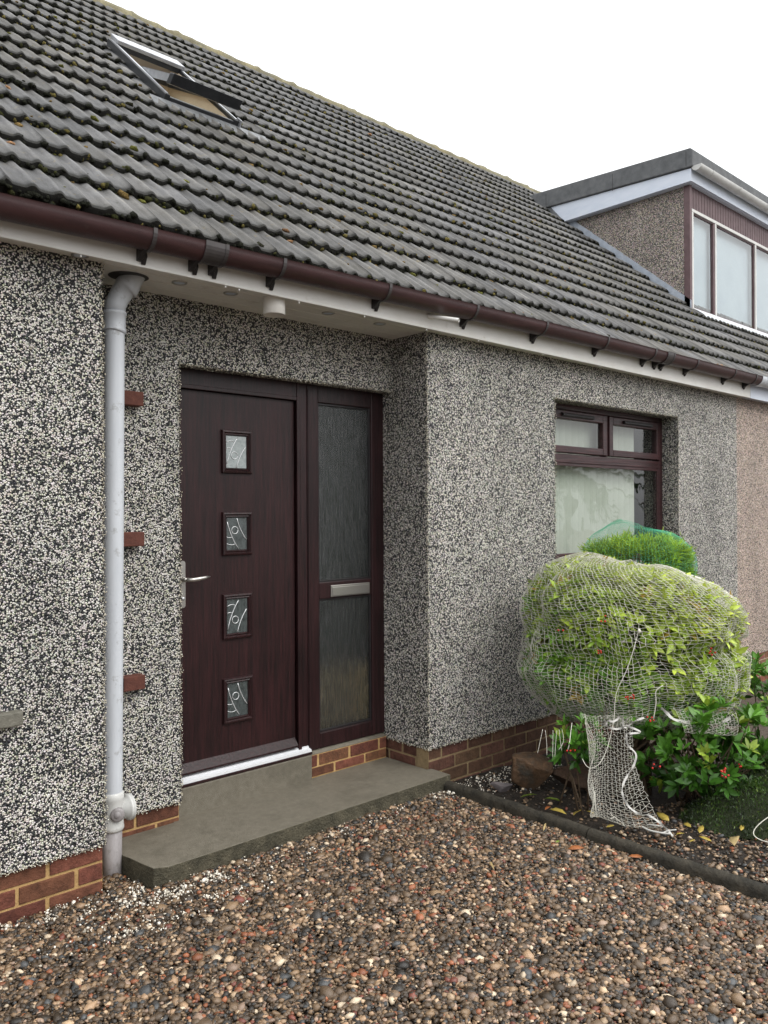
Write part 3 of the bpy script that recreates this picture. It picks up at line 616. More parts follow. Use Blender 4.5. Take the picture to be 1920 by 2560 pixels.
while x < 2.66:
    a = R(-3+random.uniform(-1.5, 1.5)); ca, sa = math.cos(a)*.0445, math.sin(a)*.0445; n = 5
    for j in range(n-1):
        t0, t1 = j/(n-1)*2-1, (j+1)/(n-1)*2-1; bow0, bow1 = .004*(1-t0*t0), .004*(1-t1*t1)
        bl.add([(x+ca*t0, .245+sa*t0-bow0, 1.10), (x+ca*t1, .245+sa*t1-bow1, 1.10), (x+ca*t1, .245+sa*t1-bow1, 2.24), (x+ca*t0, .245+sa*t0-bow0, 2.24)], [(0, 1, 2, 3)], smooth=True)
    x += .079
bl.build('vertical_blind', M_BLIND, wfo, auto=False)
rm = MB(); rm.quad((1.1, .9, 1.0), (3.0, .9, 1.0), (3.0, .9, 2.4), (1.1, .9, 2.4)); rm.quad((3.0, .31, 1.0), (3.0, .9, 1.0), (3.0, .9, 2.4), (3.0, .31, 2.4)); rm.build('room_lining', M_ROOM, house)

# ------------------------------------------------------------------ roof
TH = R(40.5); CT, ST = math.cos(TH), math.sin(TH); GA = .2935; NCR = 18
def RP(x, s, off): return (x, -.15+s*CT-off*ST, 2.675+s*ST+off*CT)
def roof_mesh(name, x0, x1, parent, hole=None, mirror=False):
    per = .0952; ns = 12; nroll = int(round((x1-x0)/per)); per = (x1-x0)/nroll; nc = nroll*ns+1
    xs = np.linspace(x0, x1, nc); u = ((xs-x0)/per) % 1.0; d = np.minimum(u, 1-u)*2
    prof = .0145*np.where(d < .56, .5+.5*np.cos(np.pi*d/.56), 0)**.7
    til = np.floor((xs-x0)/per/3+1e-6).astype(int); ft = ((xs-x0)/per/3) % 1.0
    lap = .004*(1-ft)
    Vs, Fs, Cs = [], [], []; o = 0
    for k in range(NCR):
        s0 = k*GA-.022; tj = rng.normal(0, .0035, til.max()+2); tz = rng.normal(0, .0018, til.max()+2); tcv = np.clip(rng.normal(.96, .15, til.max()+2), .6, 1.35)
        js, jz, jc = tj[til], tz[til], tcv[til]
        rag = np.array([mn.noise(Vector((x*38, k*7.3, 0))) for x in xs])
        rws = []
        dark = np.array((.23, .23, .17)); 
        sets = [(s0+js+.004+rag*.003, -.020-abs(rag)*.006, .16), (s0+js-.006+rag*.004, .002, .20), (s0+js-.004+rag*.003, .027, .24), (s0+js+.004+rag*.006, .0325, .24), (s0+js+.014+rag*.016, .0325, .55), (s0+js+.04, .0315, .98), (s0+js+.15, .022, 1.10), (s0+GA-.03, .005, .95), (s0+GA+.02, .001, .5)]  # dark end rows: mossy stain with the course shadow painted in
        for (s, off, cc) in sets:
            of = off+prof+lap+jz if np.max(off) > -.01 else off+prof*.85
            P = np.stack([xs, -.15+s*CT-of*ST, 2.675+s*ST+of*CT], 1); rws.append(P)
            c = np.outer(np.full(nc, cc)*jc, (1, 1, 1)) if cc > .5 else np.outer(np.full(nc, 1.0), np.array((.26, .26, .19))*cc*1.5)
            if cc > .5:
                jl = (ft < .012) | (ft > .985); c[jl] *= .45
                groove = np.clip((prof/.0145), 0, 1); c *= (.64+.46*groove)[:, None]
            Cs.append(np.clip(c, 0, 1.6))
        V = np.concatenate(rws); i = np.arange(len(sets)*nc).reshape(len(sets), nc)
        F = np.stack([i[:-1, :-1], i[:-1, 1:], i[1:, 1:], i[1:, :-1]], -1).reshape(-1, 4)
        if hole:
            cxm = xs[:-1]; 
            ctr_x = V[F].mean(1)[:, 0]; ctr_s = (V[F].mean(1)[:, 1]+.15)*CT+(V[F].mean(1)[:, 2]-2.675)*ST
            F = F[~((ctr_x > hole[0]) & (ctr_x < hole[1]) & (ctr_s > hole[2]) & (ctr_s < hole[3]))]
        Vs.append(V); Fs.append(F+o); o += len(V)
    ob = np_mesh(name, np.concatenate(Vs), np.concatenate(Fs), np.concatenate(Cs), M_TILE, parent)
    es_ = ob.modifiers.new('e', 'EDGE_SPLIT'); es_.split_angle = R(38)
    # closing back slope and moss
    sr = NCR*GA-.03; rx, ry, rz = RP(0, sr, 0)
    b_ = MB(); b_.box(x0, x1, ry+.05, ry+.06, 0, .01); b_ = MB()
    b_.quad((x0, ry, rz-.01), (x1, ry, rz-.01), (x1, 2*ry+.15, 2.675), (x0, 2*ry+.15, 2.675)); b_.build('rear_slope', M_TILE, ob)
    ends = [(x0, 1)] if not mirror else [(x1, 1)]
    for xe, _ in ends:
        b_ = MB(); b_.add([(xe, 0, ZS), (xe, 2*ry, ZS), (xe, ry, rz-.02)], [(0, 1, 2)]); b_.build('gable', M_DASH if not mirror else M_PINK, ob)
    # ridge with crusty growth
    xr = np.linspace(x0, x1, int((x1-x0)/.05)); n = 8; rv = []; rc = []
    for x in xr:
        for k in range(n+1):
            a = math.pi*k/n; j = .012*mn.noise(Vector((x*9, k*.8, 5)))+.006*mn.noise(Vector((x*30, k*2, 5)))+(.010 if (x % .45) < .05 else 0)
            rv.append((x, ry+.02-math.cos(a)*(.125+j), rz-.055+math.sin(a)*(.105+j)))
            t = .5+.5*mn.noise(Vector((x*5, k, 2))); rc.append((.75+1.3*t, .75+1.05*t, .55+.35*t))
    m_ = n+1; Fr = np.array([(i*m_+k, i*m_+k+1, (i+1)*m_+k+1, (i+1)*m_+k) for i in range(len(xr)-1) for k in range(n)])
    np_mesh('ridge', np.array(rv), Fr, np.array(rc), M_TILE, ob)
    # moss cushions: dark on the lower tile edges, ochre and green ones lying in the hollows
    P, S, C = [], [], []
    for k in range(NCR):
        for r_ in range(nroll+1):
            xc = x0+r_*per
            for q in range(8):
                x = xc+per*(q+random.random())/8; dd_ = abs(((x-xc)/per+.5) % 1-.5)*2; hh_ = .0145*(.5+.5*math.cos(math.pi*dd_/.56)) if dd_ < .56 else 0
                s = k*GA-.024+random.gauss(0, .0035); off = .014+hh_+random.uniform(-.014, .012)
                if random.random() < .92:
                    P.append(RP(x, s, off)); w = random.uniform(.006, .0145)*(1.15 if dd_ < .5 else .85); S.append((w*1.3, w*.8, w*.95)); t2 = random.random()+.25*mn.noise(Vector((x*3, k*1.3, 4)))
                    C.append((.018, .019, .013) if t2 < .74 else ((.05, .052, .02) if t2 < .90 else (.16, .135, .045)))
            if random.random() < .75:
                x = xc+per/2+random.gauss(0, .012); s = k*GA+random.choice((abs(random.gauss(0, .045))+.01, random.uniform(0, GA), GA-.035)); P.append(RP(x, s, .030*(1-((s-k*GA) / GA))+.003))
                w = random.choice((random.uniform(.005, .011), random.uniform(.009, .028))); S.append((w*1.2, w, w*.55)); t = random.random()
                C.append((.20, .135, .05) if t < .40 else ((.14, .14, .035) if t < .68 else ((.30, .17, .09) if t < .76 else (.03, .03, .018))))
    P, S, C = np.array(P), np.array(S), np.array(C)
    cs = (P[:, 1]+.15)*CT+(P[:, 2]-2.675)*ST
    if hole: kp = ~((P[:, 0] > hole[0]-.02) & (P[:, 0] < hole[1]+.02) & (cs > hole[2]-.04) & (cs < hole[3])); P, S, C = P[kp], S[kp], C[kp]
    V, F, Cc = scatter(ICO1, P, S, rand_rot(len(P), .3), C*rng.uniform(.7, 1.3, (len(P), 1)), .16)
    mo_ = np_mesh('moss', V, F, Cc, M_MOSS, ob); mo_['kind'] = 'stuff'
    return ob
HOLE = (-.83, -.29, 2.20, 3.32)
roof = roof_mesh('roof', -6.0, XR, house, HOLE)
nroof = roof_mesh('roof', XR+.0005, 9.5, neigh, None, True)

# skylight ---------------------------------------------------------------------
X0, X1, S0, S1 = HOLE
def rbox(mb, x0, x1, s0, s1, o0, o1, mi=0):
    c = [RP(x, s, o_) for o_ in (o0, o1) for s in (s0, s1) for x in (x0, x1)]
    mb.add(c, [(0, 2, 3, 1), (4, 5, 7, 6), (0, 1, 5, 4), (2, 6, 7, 3), (0, 4, 6, 2), (1, 3, 7, 5)], (1, 1, 1), False, mi)
sk = MB()
rbox(sk, X0, X0+.035, S0, S1, -.02, .078); rbox(sk, X1-.035, X1, S0, S1, -.02, .078); rbox(sk, X0+.0355, X1-.0355, S0, S0+.035, -.02, .066)
rbox(sk, X0+.0355, X1-.0355, S1-.035, S1, -.02, .075)
sko = sk.build('skylight', M_SKYL, house, .003)
for xa_ in (X0-.05, X1+.001): b_ = MB(); rbox(b_, xa_, xa_+.049, S0-.06, S1+.05, .012, .026); b_.build('side_flashing', M_SKYL, sko, .002)
ap = MB(); xs = np.linspace(X0-.10, X1+.22, 90)
for a, b in zip(xs[:-1], xs[1:]):
    h = lambda x: .026+.021*max(0, math.cos(2*math.pi*((x+6)/.0952)))**1.2
    ap.add([RP(a, S0-.115, h(a)-.0), RP(b, S0-.115, h(b)), RP(b, S0-.001, .045), RP(a, S0-.001, .045)], [(0, 1, 2, 3)], smooth=True)
ap.build('lead_apron', M_LEAD, sko, auto=False)
for xa_ in (X0+.008, X1-.026): b_ = MB(); rbox(b_, xa_, xa_+.018, S0+.02, S1-.04, .0785, .083); b_.build('rail_trim', M_SKYLT, sko, .001, 1)
b_ = MB(); rbox(b_, X0+.02, X1-.005, S1-.135, S1+.02, .085, .112); rbox(b_, X0+.02, X1-.005, S1-.13, S1-.10, .05, .0845, 1); b_.build('top_hood', [M_SKYLT, M_SKYL], sko, .004)
# sash swung open on its middle pivots
SP = (S0+S1)/2+.02; AO = R(12.5)
def SQ(x, t, n):   # t along the sash from the pivot (down positive), n out of it
    s = SP-t*math.cos(AO)-n*math.sin(AO)*1; off = .062+t*math.sin(AO)+n*math.cos(AO); return RP(x, s, off)
def sbox(mb, x0, x1, t0, t1, n0, n1, mi=0):
    c = [SQ(x, t, n) for n in (n0, n1) for t in (t0, t1) for x in (x0, x1)]
    mb.add(c, [(0, 2, 3, 1), (4, 5, 7, 6), (0, 1, 5, 4), (2, 6, 7, 3), (0, 4, 6, 2), (1, 3, 7, 5)], (1, 1, 1), False, mi)
b_ = MB(); xa, xb = X0+.040, X1-.030
sbox(b_, xa, xa+.05, -.46, .50, -.035, .012); sbox(b_, xb-.05, xb, -.46, .50, -.035, .012); sbox(b_, xa-.012, xb+.02, .502, .565, -.052, .020); sbox(b_, xa+.051, xb-.051, -.46, -.41, -.035, .012)
sso = b_.build('sash', M_SKYL, sko, .003)
b_ = MB(); sbox(b_, xa-.003, xa-.0005, -.02, .50, -.040, .014); sbox(b_, xa-.003, xa+.052, -.02, .50, .0125, .015); b_.build('sash_edge', M_SKYLT, sko)
b_ = MB(); sbox(b_, xa+.049, xb-.049, -.41, .503, -.006, .004); b_.build('glass_pane', M_GLASS, sko)
b_ = MB(); q = .012
for (xx0, xx1, sa_, sb_) in ((X0+.036, X0+.040, S0+.036, S1-.036), (X1-.040, X1-.036, S0+.036, S1-.036), (X0+.04, X1-.04, S0+.036, S0+.040), (X0+.04, X1-.04, S1-.040, S1-.036)): rbox(b_, xx0, xx1, sa_, sb_, -.22, .055)
rbox(b_, X0-.1, X1+.1, S0-.1, S1+.1, -.232, -.222)
b_.build('reveal_lining', M_PINE, sko)
b_ = MB(); rbox(b_, X1+.002, X1+.012, S0-.02, S0+.05, .02, .09); b_.build('corner_cap', M_SKYLT, sko, .002)

# dormer on the neighbour's roof ------------------------------------------------
dx, dy = 5.345, 1.133
def rz_at(y): return 2.675+(y+.15)*ST/CT
ck = MB(); yb = 2.80
ck.add([(dx, dy, rz_at(dy)-.1), (dx, dy, 5.16), (dx, yb, 5.16), (dx, yb, rz_at(yb)-.1)]+[(dx+.1, dy, rz_at(dy)-.1), (dx+.1, dy, 5.16), (dx+.1, yb, 5.16), (dx+.1, yb, rz_at(yb)-.1)],
       [(0, 1, 2, 3), (4, 7, 6, 5), (0, 4, 5, 1), (1, 5, 6, 2), (2, 6, 7, 3), (3, 7, 4, 0)])
dorm = ck.build('dormer', M_CHEEK, neigh)
def poly_x(x0, x1, pts, mat, name, bev=.0, par=None):
    b_ = MB(); b_.prism(pts, 'x', x0, x1); return b_.build(name, mat, par or dorm, bev)
yF = 1.058
poly_x(5.262, 5.285, [(yF, 5.165), (yF, 5.306), (2.933, 5.407), (2.725, 5.168)], M_DWHITE, 'side_fascia', .003)
poly_x(5.284, 9.5, [(yF, 5.166), (yF, 5.306), (yF+.022, 5.306), (yF+.022, 5.166)], M_DWHITE, 'front_fascia', .003)
poly_x(5.286, 9.5, [(yF+.023, 5.160), (yF+.023, 5.172), (2.74, 5.172), (2.74, 5.160)], M_DWHITE, 'soffit', 0)
poly_x(5.235, 9.5, [(1.040, 5.312), (1.030, 5.330), (1.030, 5.500), (1.060, 5.525), (3.30, 5.650), (3.42, 5.58), (3.02, 5.412)], M_FELT, 'flat_roof', .012)
poly_x(5.256, 5.40, [(2.70, 5.14), (2.937, 5.409), (3.04, 5.411), (3.25, 5.56), (3.2, 5.45)], M_FELT, 'felt_upstand', .006)
for ys in (1.10, 2.02, 2.98):
    poly_x(5.2335, 5.2345, [(ys, 5.335), (ys+.006, 5.335), (ys+.006, 5.50+ys*.05-.06), (ys, 5.50+ys*.05-.06)], M_BLACKP, 'felt_seam')
gy = yF-.062
def rimd(x): return 5.335
b_ = MB(); n = 14; r_ = .058
prof = [(gy-math.cos(math.pi*k/n)*r_, 5.322-math.sin(math.pi*k/n)*r_) for k in range(n+1)]; prof += [(p*1+(gy-p)*.06, q+.002) for p, q in reversed(prof)]
b_.prism(prof, 'x', 5.262, 9.5); b_.prism([(gy-math.cos(math.pi*k/n)*r_, 5.322-math.sin(math.pi*k/n)*r_) for k in range(n+1)], 'x', 5.258, 5.2625)
dgo = b_.build('dormer_gutter', M_DGUT, dorm)
for xx in (5.55, 6.25, 7.0, 7.8): 
    s_ = MB(); pr = [(gy-math.cos(math.pi*k/n)*(r_+.005), 5.322-math.sin(math.pi*k/n)*(r_+.005)) for k in range(n+1)]; s_.prism(pr, 'x', xx, xx+.03); s_.build('gutter_clip', M_DGUT, dorm)
# front: post, cladding, window
b_ = MB(); b_.box(dx-.012, dx+.035, dy-.022, dy+.05, rz_at(dy)-.16, 5.165); b_.build('corner_post', M_DBROWN, dorm, .004)
b_ = MB(); x = dx+.036
while x < 9.4: b_.box(x, x+.060, dy-.006, dy+.02, 4.90, 5.162); x += .068
b_.box(dx+.03, 9.5, dy+.012, dy+.05, 4.9, 5.162); b_.build('cladding', M_DBROWN, dorm, .003)
M_DFR = mat_varied('off white aluminium frame', (.55, .54, .52), (.66, .65, .62), 10, .4)
b_ = MB(); zt_, zb_ = 4.905, 3.765
b_.box(dx+.036, 9.4, dy-.025, dy+.04, zt_-.035, zt_); b_.box(dx+.036, 9.4, dy-.025, dy+.04, zb_-.012, zb_+.028)
xm = [dx+.036, 5.945, 7.045, 8.15]
for x in xm: b_.box(x, x+.034, dy-.0245, dy+.04, zb_+.0285, zt_-.0355)
dwo = b_.build('dormer_window', M_DFR, dorm, .003)
b_ = MB()
for x, x2 in zip(xm, xm[1:]+[9.3]):
    frame_rect(b_, x+.0345, x2-.0005, zb_+.029, zt_-.036, .016, dy-.010, dy+.02)
b_.box(5.905, 5.944, dy-.018, dy+.02, zb_+.03, zt_-.037)
b_.build('inner_frame', M_DBROWN, dorm, .002)
for x, x2 in zip(xm, xm[1:]+[9.3]):
    s_ = MB(); s_.box(x+.05, x2-.016, dy+.002, dy+.006, zb_+.045, zt_-.052); s_.build('glass_pane', M_GLASS, dorm)
b_ = MB(); b_.box(dx+.04, 9.4, dy+.06, dy+.07, zb_, zt_); b_.build('reflection_panel', M_PALEBLUE, dorm)  # flat panel whose pale blue colour stands in for sky reflected in the panes
# stepped blue-grey flashing along the cheek and the apron under the window
fl = MB(); ys = np.linspace(dy-.03, 2.80, 9)
for i in range(8):
    a, b = ys[i], ys[i+1]; fl.prism([(a, rz_at(a)+.0), (a, rz_at(a)+.125), (b, rz_at(b)+.118), (b, rz_at(b)-.0)], 'x', dx-.012, dx-.001)
fl.build('cheek_flashing', M_FLASH, dorm)
ap = MB(); xs = np.linspace(dx-.05, 9.4, 420)
for a, b in zip(xs[:-1], xs[1:]):
    h = lambda x: .030+.020*max(0, math.cos(2*math.pi*((x-XR)/.0955)))**1.2
    sA = ((dy-.02)+.15)/CT-.19
    ap.add([RP(a, sA, h(a)+.004), RP(b, sA, h(b)+.004), RP(b, sA+.16, .045), RP(a, sA+.16, .045)], [(0, 1, 2, 3)], smooth=True)
    ap.add([RP(a, sA, h(a)-.006), RP(b, sA, h(b)-.006), RP(b, sA, h(b)+.004), RP(a, sA, h(a)+.004)], [(0, 1, 2, 3)])
ap.build('window_apron', mat_varied('white painted lead', (.50, .52, .55), (.66, .68, .70), 14, .5), dorm, auto=False)

# ------------------------------------------------------------------ step and kerb
st = bmesh.new()
top = [(-1.715, -.10), (-1.73, -.02), (-1.742, .06), (-1.752, .10), (-1.75, .29), (-1.42, .29), (-1.42, .345), (-.575, .345), (-.575, .345), (-.01, .345), (-.002, .016), (.030, .012), (.032, -.135), (-.4, -.133), (-.9, -.130), (-1.3, -.131), (-1.66, -.128)]
sm = MB(); 
sb = MB(); P2 = [p for i, p in enumerate(top) if p not in top[:i]]
n = len(P2); jit = [(random.uniform(-.003, .003), random.uniform(-.003, .003)) for _ in P2]
vs = [(p[0], p[1], .066) for p in P2]+[(p[0]+j[0]*1.5, p[1]+j[1]*1.5-.003, -.08) for p, j in zip(P2, jit)]
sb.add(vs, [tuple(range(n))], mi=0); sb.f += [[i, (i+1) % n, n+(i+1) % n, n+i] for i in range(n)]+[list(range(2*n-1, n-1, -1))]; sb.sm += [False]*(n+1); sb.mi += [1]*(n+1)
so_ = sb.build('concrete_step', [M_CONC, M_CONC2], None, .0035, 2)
tag(so_, 'long worn concrete step along the front of the door recess', 'step')
def kerb(y0, y1, label, seedv):
    b_ = MB(); n = 30; ys = np.linspace(y0, y1, n); pr = [(-.030, -.12), (-.031, .018), (-.024, .033), (-.008, .041), (.012, .040), (.026, .030), (.031, .012), (.031, -.12)]
    vs = []
    for i, y in enumerate(ys):
        for k, (x, z) in enumerate(pr):
            j = .0045*mn.noise(Vector((y*14, k*1.7, seedv))); vs.append((x+j+.006*mn.noise(Vector((y*2, 0, 9))), y, z+j*(z > 0)+lump(0, y, 3, .006)))
    m_ = len(pr); b_.add(vs, [(i*m_+k, i*m_+(k+1) % m_, (i+1)*m_+(k+1) % m_, (i+1)*m_+k) for i in range(n-1) for k in range(m_)]+[tuple(range(m_)), tuple(range(n*m_-1, (n-1)*m_-1, -1))], smooth=True)
    o_ = b_.build('garden_kerb', M_KERB); e_ = o_.modifiers.new('e', 'EDGE_SPLIT'); e_.split_angle = R(60); tag(o_, label, 'kerb', 'kerb lengths between gravel and planting bed')
kerb(-.143, -1.045, 'dark rounded concrete kerb length running from the corner of the step', 1)
kerb(-1.052, -1.96, 'dark rounded concrete kerb length beside the dangling end of the net', 2)
kerb(-1.967, -2.9, 'kerb length farthest from the step, leaving the photo at right', 3)

# ------------------------------------------------------------------ rocks
def rock(c, r, seedv, label, rot=0, mat=M_ROCK):
    V, F = ICO3; V = V.copy(); rs = np.random.default_rng(seedv)
    for _ in range(12):
        n_ = rs.normal(size=3); n_ /= np.linalg.norm(n_); dd = rs.uniform(.34, .70); h = V@n_-dd; V -= np.outer(np.maximum(h, 0), n_)
    V += np.array([[mn.noise(Vector(p*3))*.04+mn.noise(Vector(p*9))*.02]*3 for p in V])*V
    V = V*np.array(r); ca, sa = math.cos(rot), math.sin(rot); V = V@np.array([[ca, sa, 0], [-sa, ca, 0], [0, 0, 1]])+np.array(c)
    o_ = np_mesh('rock', V, F, np.ones((len(V), 3)), mat, None, False); return tag(o_, label, 'rock')
rock((.43, -.35, .005), (.20, .135, .145), 5, 'rusty brown angular rock lying against the brick plinth', -.75)
rock((.62, -.56, .0), (.17, .12, .10), 9, 'darker rock in the shade under the netted shrub', -.5, mat_varied('dark shaded rock', (.02, .013, .009), (.08, .04, .02), 9, .7, .01, 45))
rock((.30, -.285, -.03), (.085, .035, .035), 12, 'small flat grey purple slab of stone at the foot of the rusty rock', -.9, mat_varied('grey purple slate', (.07, .06, .06), (.13, .11, .11), 14, .7, .004, 80))

# ------------------------------------------------------------------ foliage
LV = np.array([(0, 0, 0), (.30, -.17, .035), (.32, 0, 0), (.30, .17, .035), (.68, -.15, .02), (.68, 0, -.015), (.68, .15, .02), (1, 0, -.05)])
LF = np.array([(0, 1, 2, 2), (0, 2, 3, 3), (1, 4, 5, 2), (2, 5, 6, 3), (4, 7, 5, 5), (5, 7, 6, 6)])
LT = np.array([(0, 1, 2), (0, 2, 3), (1, 4, 5), (1, 5, 2), (2, 5, 6), (2, 6, 3), (4, 7, 5), (5, 7, 6)])
def leaves(P, D, U, Ln, Wd, C):
    """one leaf at each P, pointing along D, face towards U"""
    D = D/np.linalg.norm(D, axis=1)[:, None]; S = np.cross(U, D); S /= np.linalg.norm(S, axis=1)[:, None]+1e-9; Nn = np.cross(D, S)
    V = P[:, None]+LV[None, :, 0:1]*Ln[:, None, None]*D[:, None]+LV[None, :, 1:2]*(Ln*Wd)[:, None, None]*S[:, None]+(LV[None, :, 2:3]*rng.uniform(.3, 2.2, (len(P), 1, 1)))*Ln[:, None, None]*Nn[:, None]
    k = len(LV); F = (LT[None]+(np.arange(len(P))*k)[:, None, None]).reshape(-1, 3)
    sh = np.ones(k); sh[[0, 2, 5]] = 1.12
    return V.reshape(-1, 3), F, (C[:, None, :]*sh[None, :, None]).reshape(-1, 3)
RX = np.array([rt.x, rt.y, 0]); FX = np.array([fw.x, fw.y, 0])/math.hypot(fw.x, fw.y)     # long and short axis of the netted shrub
def rosettes(Pc, Nc, nl, Lr, colf, spread=.9):
    """whorls of leaves at centres Pc opening along Nc"""
    P, D, U, Ln, C = [], [], [], [], []
    for p, n_ in zip(Pc, Nc):
        n_ = n_/np.linalg.norm(n_); a = np.cross(n_, (.3, .5, .8)); a /= np.linalg.norm(a); b = np.cross(n_, a); L0 = rng.uniform(*Lr); ph = rng.uniform(0, 6.28)
        base = colf(p, n_)
        for i in range(nl):
            t = ph+i*2.4; op = rng.uniform(.55, 1.25)*spread; dd = n_*math.cos(op)+(a*math.cos(t)+b*math.sin(t))*math.sin(op)+rng.normal(0, .12, 3)
            P.append(p+dd*.006-n_*.012*i/nl); D.append(dd); U.append(n_+rng.normal(0, .15, 3)); Ln.append(L0*rng.uniform(.7, 1.15)); C.append(np.array(base)*rng.uniform(.72, 1.3))
    P, D, U, Ln, C = map(np.array, (P, D, U, Ln, C)); return leaves(P, D, U, Ln, rng.uniform(.95, 1.3, len(P)), C)

BC = np.array([.957, -.708, .80])
def bush_pt(az, el, k=1.0, wob=True):
    """surface of the netted shrub; az round it, el -1..1 from gathered underside to crown"""
    e = el*math.pi/2; ce = math.copysign(abs(math.cos(e))**(.42 if el > 0 else .34), math.cos(e)); se = math.copysign(abs(math.sin(e))**.85, math.sin(e))
    ca, sa = math.cos(az), math.sin(az); ca = math.copysign(abs(ca)**.85, ca); sa = math.copysign(abs(sa)**.85, sa)
    x = .590*ca*ce; y = .445*sa*ce; z = .445*se if se > 0 else .455*se
    if wob:
        w = 1-(.085+.04*ca)*math.exp(-((z+.07-.035*ca+.02*sa)/.04)**2)
        w *= 1+.12*mn.noise(Vector((ca*2.4, sa*2.4, z*4.5)))+.02*mn.noise(Vector((ca*7, sa*7, z*9)))
        w *= 1+.045*max(0, min(1, (-.08-z)/.1))*(1-max(0, (-z-.36)/.1)*.6)
        x *= w; y *= w
        xr = x/.635
        z += max(0, se)*float(np.interp(x, [-.62, -.44, -.26, -.1, .13, .39, .55, .62], [-.07, -.005, .03, -.02, -.045, -.11, -.16, -.20]))+.02*mn.noise(Vector((x*5, y*5, 1)))
    return BC+k*(x*RX+y*FX)+np.array([0, 0, z*(1-(1-k)*.6)])
def bush_n(az, el):
    a = bush_pt(az+.02, el)-bush_pt(az-.02, el); b = bush_pt(az, min(el+.02, .999))-bush_pt(az, el-.02); n_ = np.cross(a, b); return n_/(np.linalg.norm(n_)+1e-9)
shrub = thing('shrub', (.9, -.7, 0), 'rounded yellow green shrub bundled inside white netting in front of the window', 'shrub')
Pc, Nc = [], []
while len(Pc) < 2900:
    az = rng.uniform(0, 6.283); el = rng.uniform(-.75, .98)
    k = rng.choice([rng.uniform(.90, .965), rng.uniform(.70, .90)], p=[.6, .4]); p = bush_pt(az, el, k); p[2] -= .045*max(0, el)**1.5; n_ = bush_n(az, el)
    if el < -.15 and rng.random() < .38: continue
    Pc.append(p); Nc.append(n_*(.45 if rng.random() < .75 else 1.0)+np.array([0, 0, .42])+rng.normal(0, .22, 3))
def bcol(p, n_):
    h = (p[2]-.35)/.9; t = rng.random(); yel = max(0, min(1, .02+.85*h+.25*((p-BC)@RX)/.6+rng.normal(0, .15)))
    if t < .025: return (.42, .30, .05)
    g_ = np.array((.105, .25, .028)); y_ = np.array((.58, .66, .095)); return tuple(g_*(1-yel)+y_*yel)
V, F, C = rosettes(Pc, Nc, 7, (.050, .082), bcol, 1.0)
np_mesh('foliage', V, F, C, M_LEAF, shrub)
# dark inner twig mass and stems
tw = MB()
for i in range(46):
    az = random.uniform(0, 6.28); el = random.uniform(-.6, .8); e_ = bush_pt(az, el, .9); b0 = np.array([.80+random.gauss(0, .05), -.78+random.gauss(0, .05), -.06]); m1 = b0*.5+e_*.5+np.array([0, 0, -.05])+rng.normal(0, .03, 3); m0 = b0+np.array([random.gauss(0, .02), random.gauss(0, .02), .22])
    tw.tube([b0, m0, m1, e_], [.011, .009, .006, .002], 6)
tw.build('trunk', M_BARK, shrub)
def berries(par, c, n, r=.0052, sp=.012):
    P = np.array(c)+rng.normal(0, sp, (n, 3)); V, F, C = scatter(ICO2, P, np.full((n, 3), r), rand_rot(n), np.ones((n, 3)), .01); return np_mesh('berry_cluster', V, F, C, M_BERRY, par)
for c, n in (((.502, -.963, .557), 7), ((.430, -.860, .947), 3), ((.30, -.68, .877), 2), ((.405, -.83, .791), 4), ((.77, -1.10, .895), 3), ((.895, -1.21, .773), 6), ((.547, -1.051, .448), 5)): berries(shrub, c, n)

# the white net ------------------------------------------------------------------
def lattice(fn, nu, nv, r, wrap=True, jitter=.0, skip=0.0, alt=.20):
    """knotted net over surface fn(u,v): rows of meshes pulled into stretched hexagons, drawn as thin three sided cords"""
    nodes = np.zeros((nv, nu, 3))
    for j in range(nv):
        for i in range(nu):
            uu = (i+rng.normal(0, jitter))/nu; vv = (j+(alt if (i+j) % 2 else -alt)+rng.normal(0, jitter))/(nv-1); nodes[j, i] = fn(uu, max(0, min(1, vv)))
    E = []
    for j in range(nv):
        for i in range(nu):
            if wrap or i < nu-1: E.append(((j, i), (j, (i+1) % nu)))
            if j < nv-1 and ((i+j) % 2 == 0 or not alt > .3): E.append(((j, i), (j+1, i)))
    A = np.array([nodes[a] for a, b in E]); B = np.array([nodes[b] for a, b in E])
    keep = rng.random(len(A)) >= skip; A, B = A[keep], B[keep]
    T = B-A; ln = np.linalg.norm(T, axis=1); ok = ln > 1e-5; A, B, T = A[ok], B[ok], T[ok]; T /= np.linalg.norm(T, axis=1)[:, None]
    mid = (A+B)/2+rng.normal(0, .0008, A.shape)+np.array([0, 0, -.0012])
    H = np.cross(T, np.array([.31, .52, .79])); H /= np.linalg.norm(H, axis=1)[:, None]; K = np.cross(T, H)
    n = len(A); V = np.zeros((n, 9, 3))
    for q, Pq in enumerate((A, mid, B)):
        for k in range(3):
            t = 2*math.pi*k/3; V[:, q*3+k] = Pq+r*(H*math.cos(t)+K*math.sin(t))
    f0 = np.array([(q*3+k, q*3+(k+1) % 3, q*3+3+(k+1) % 3, q*3+3+k) for q in range(2) for k in range(3)])
    return V.reshape(-1, 3), (f0[None]+(np.arange(n)*9)[:, None, None]).reshape(-1, 4)
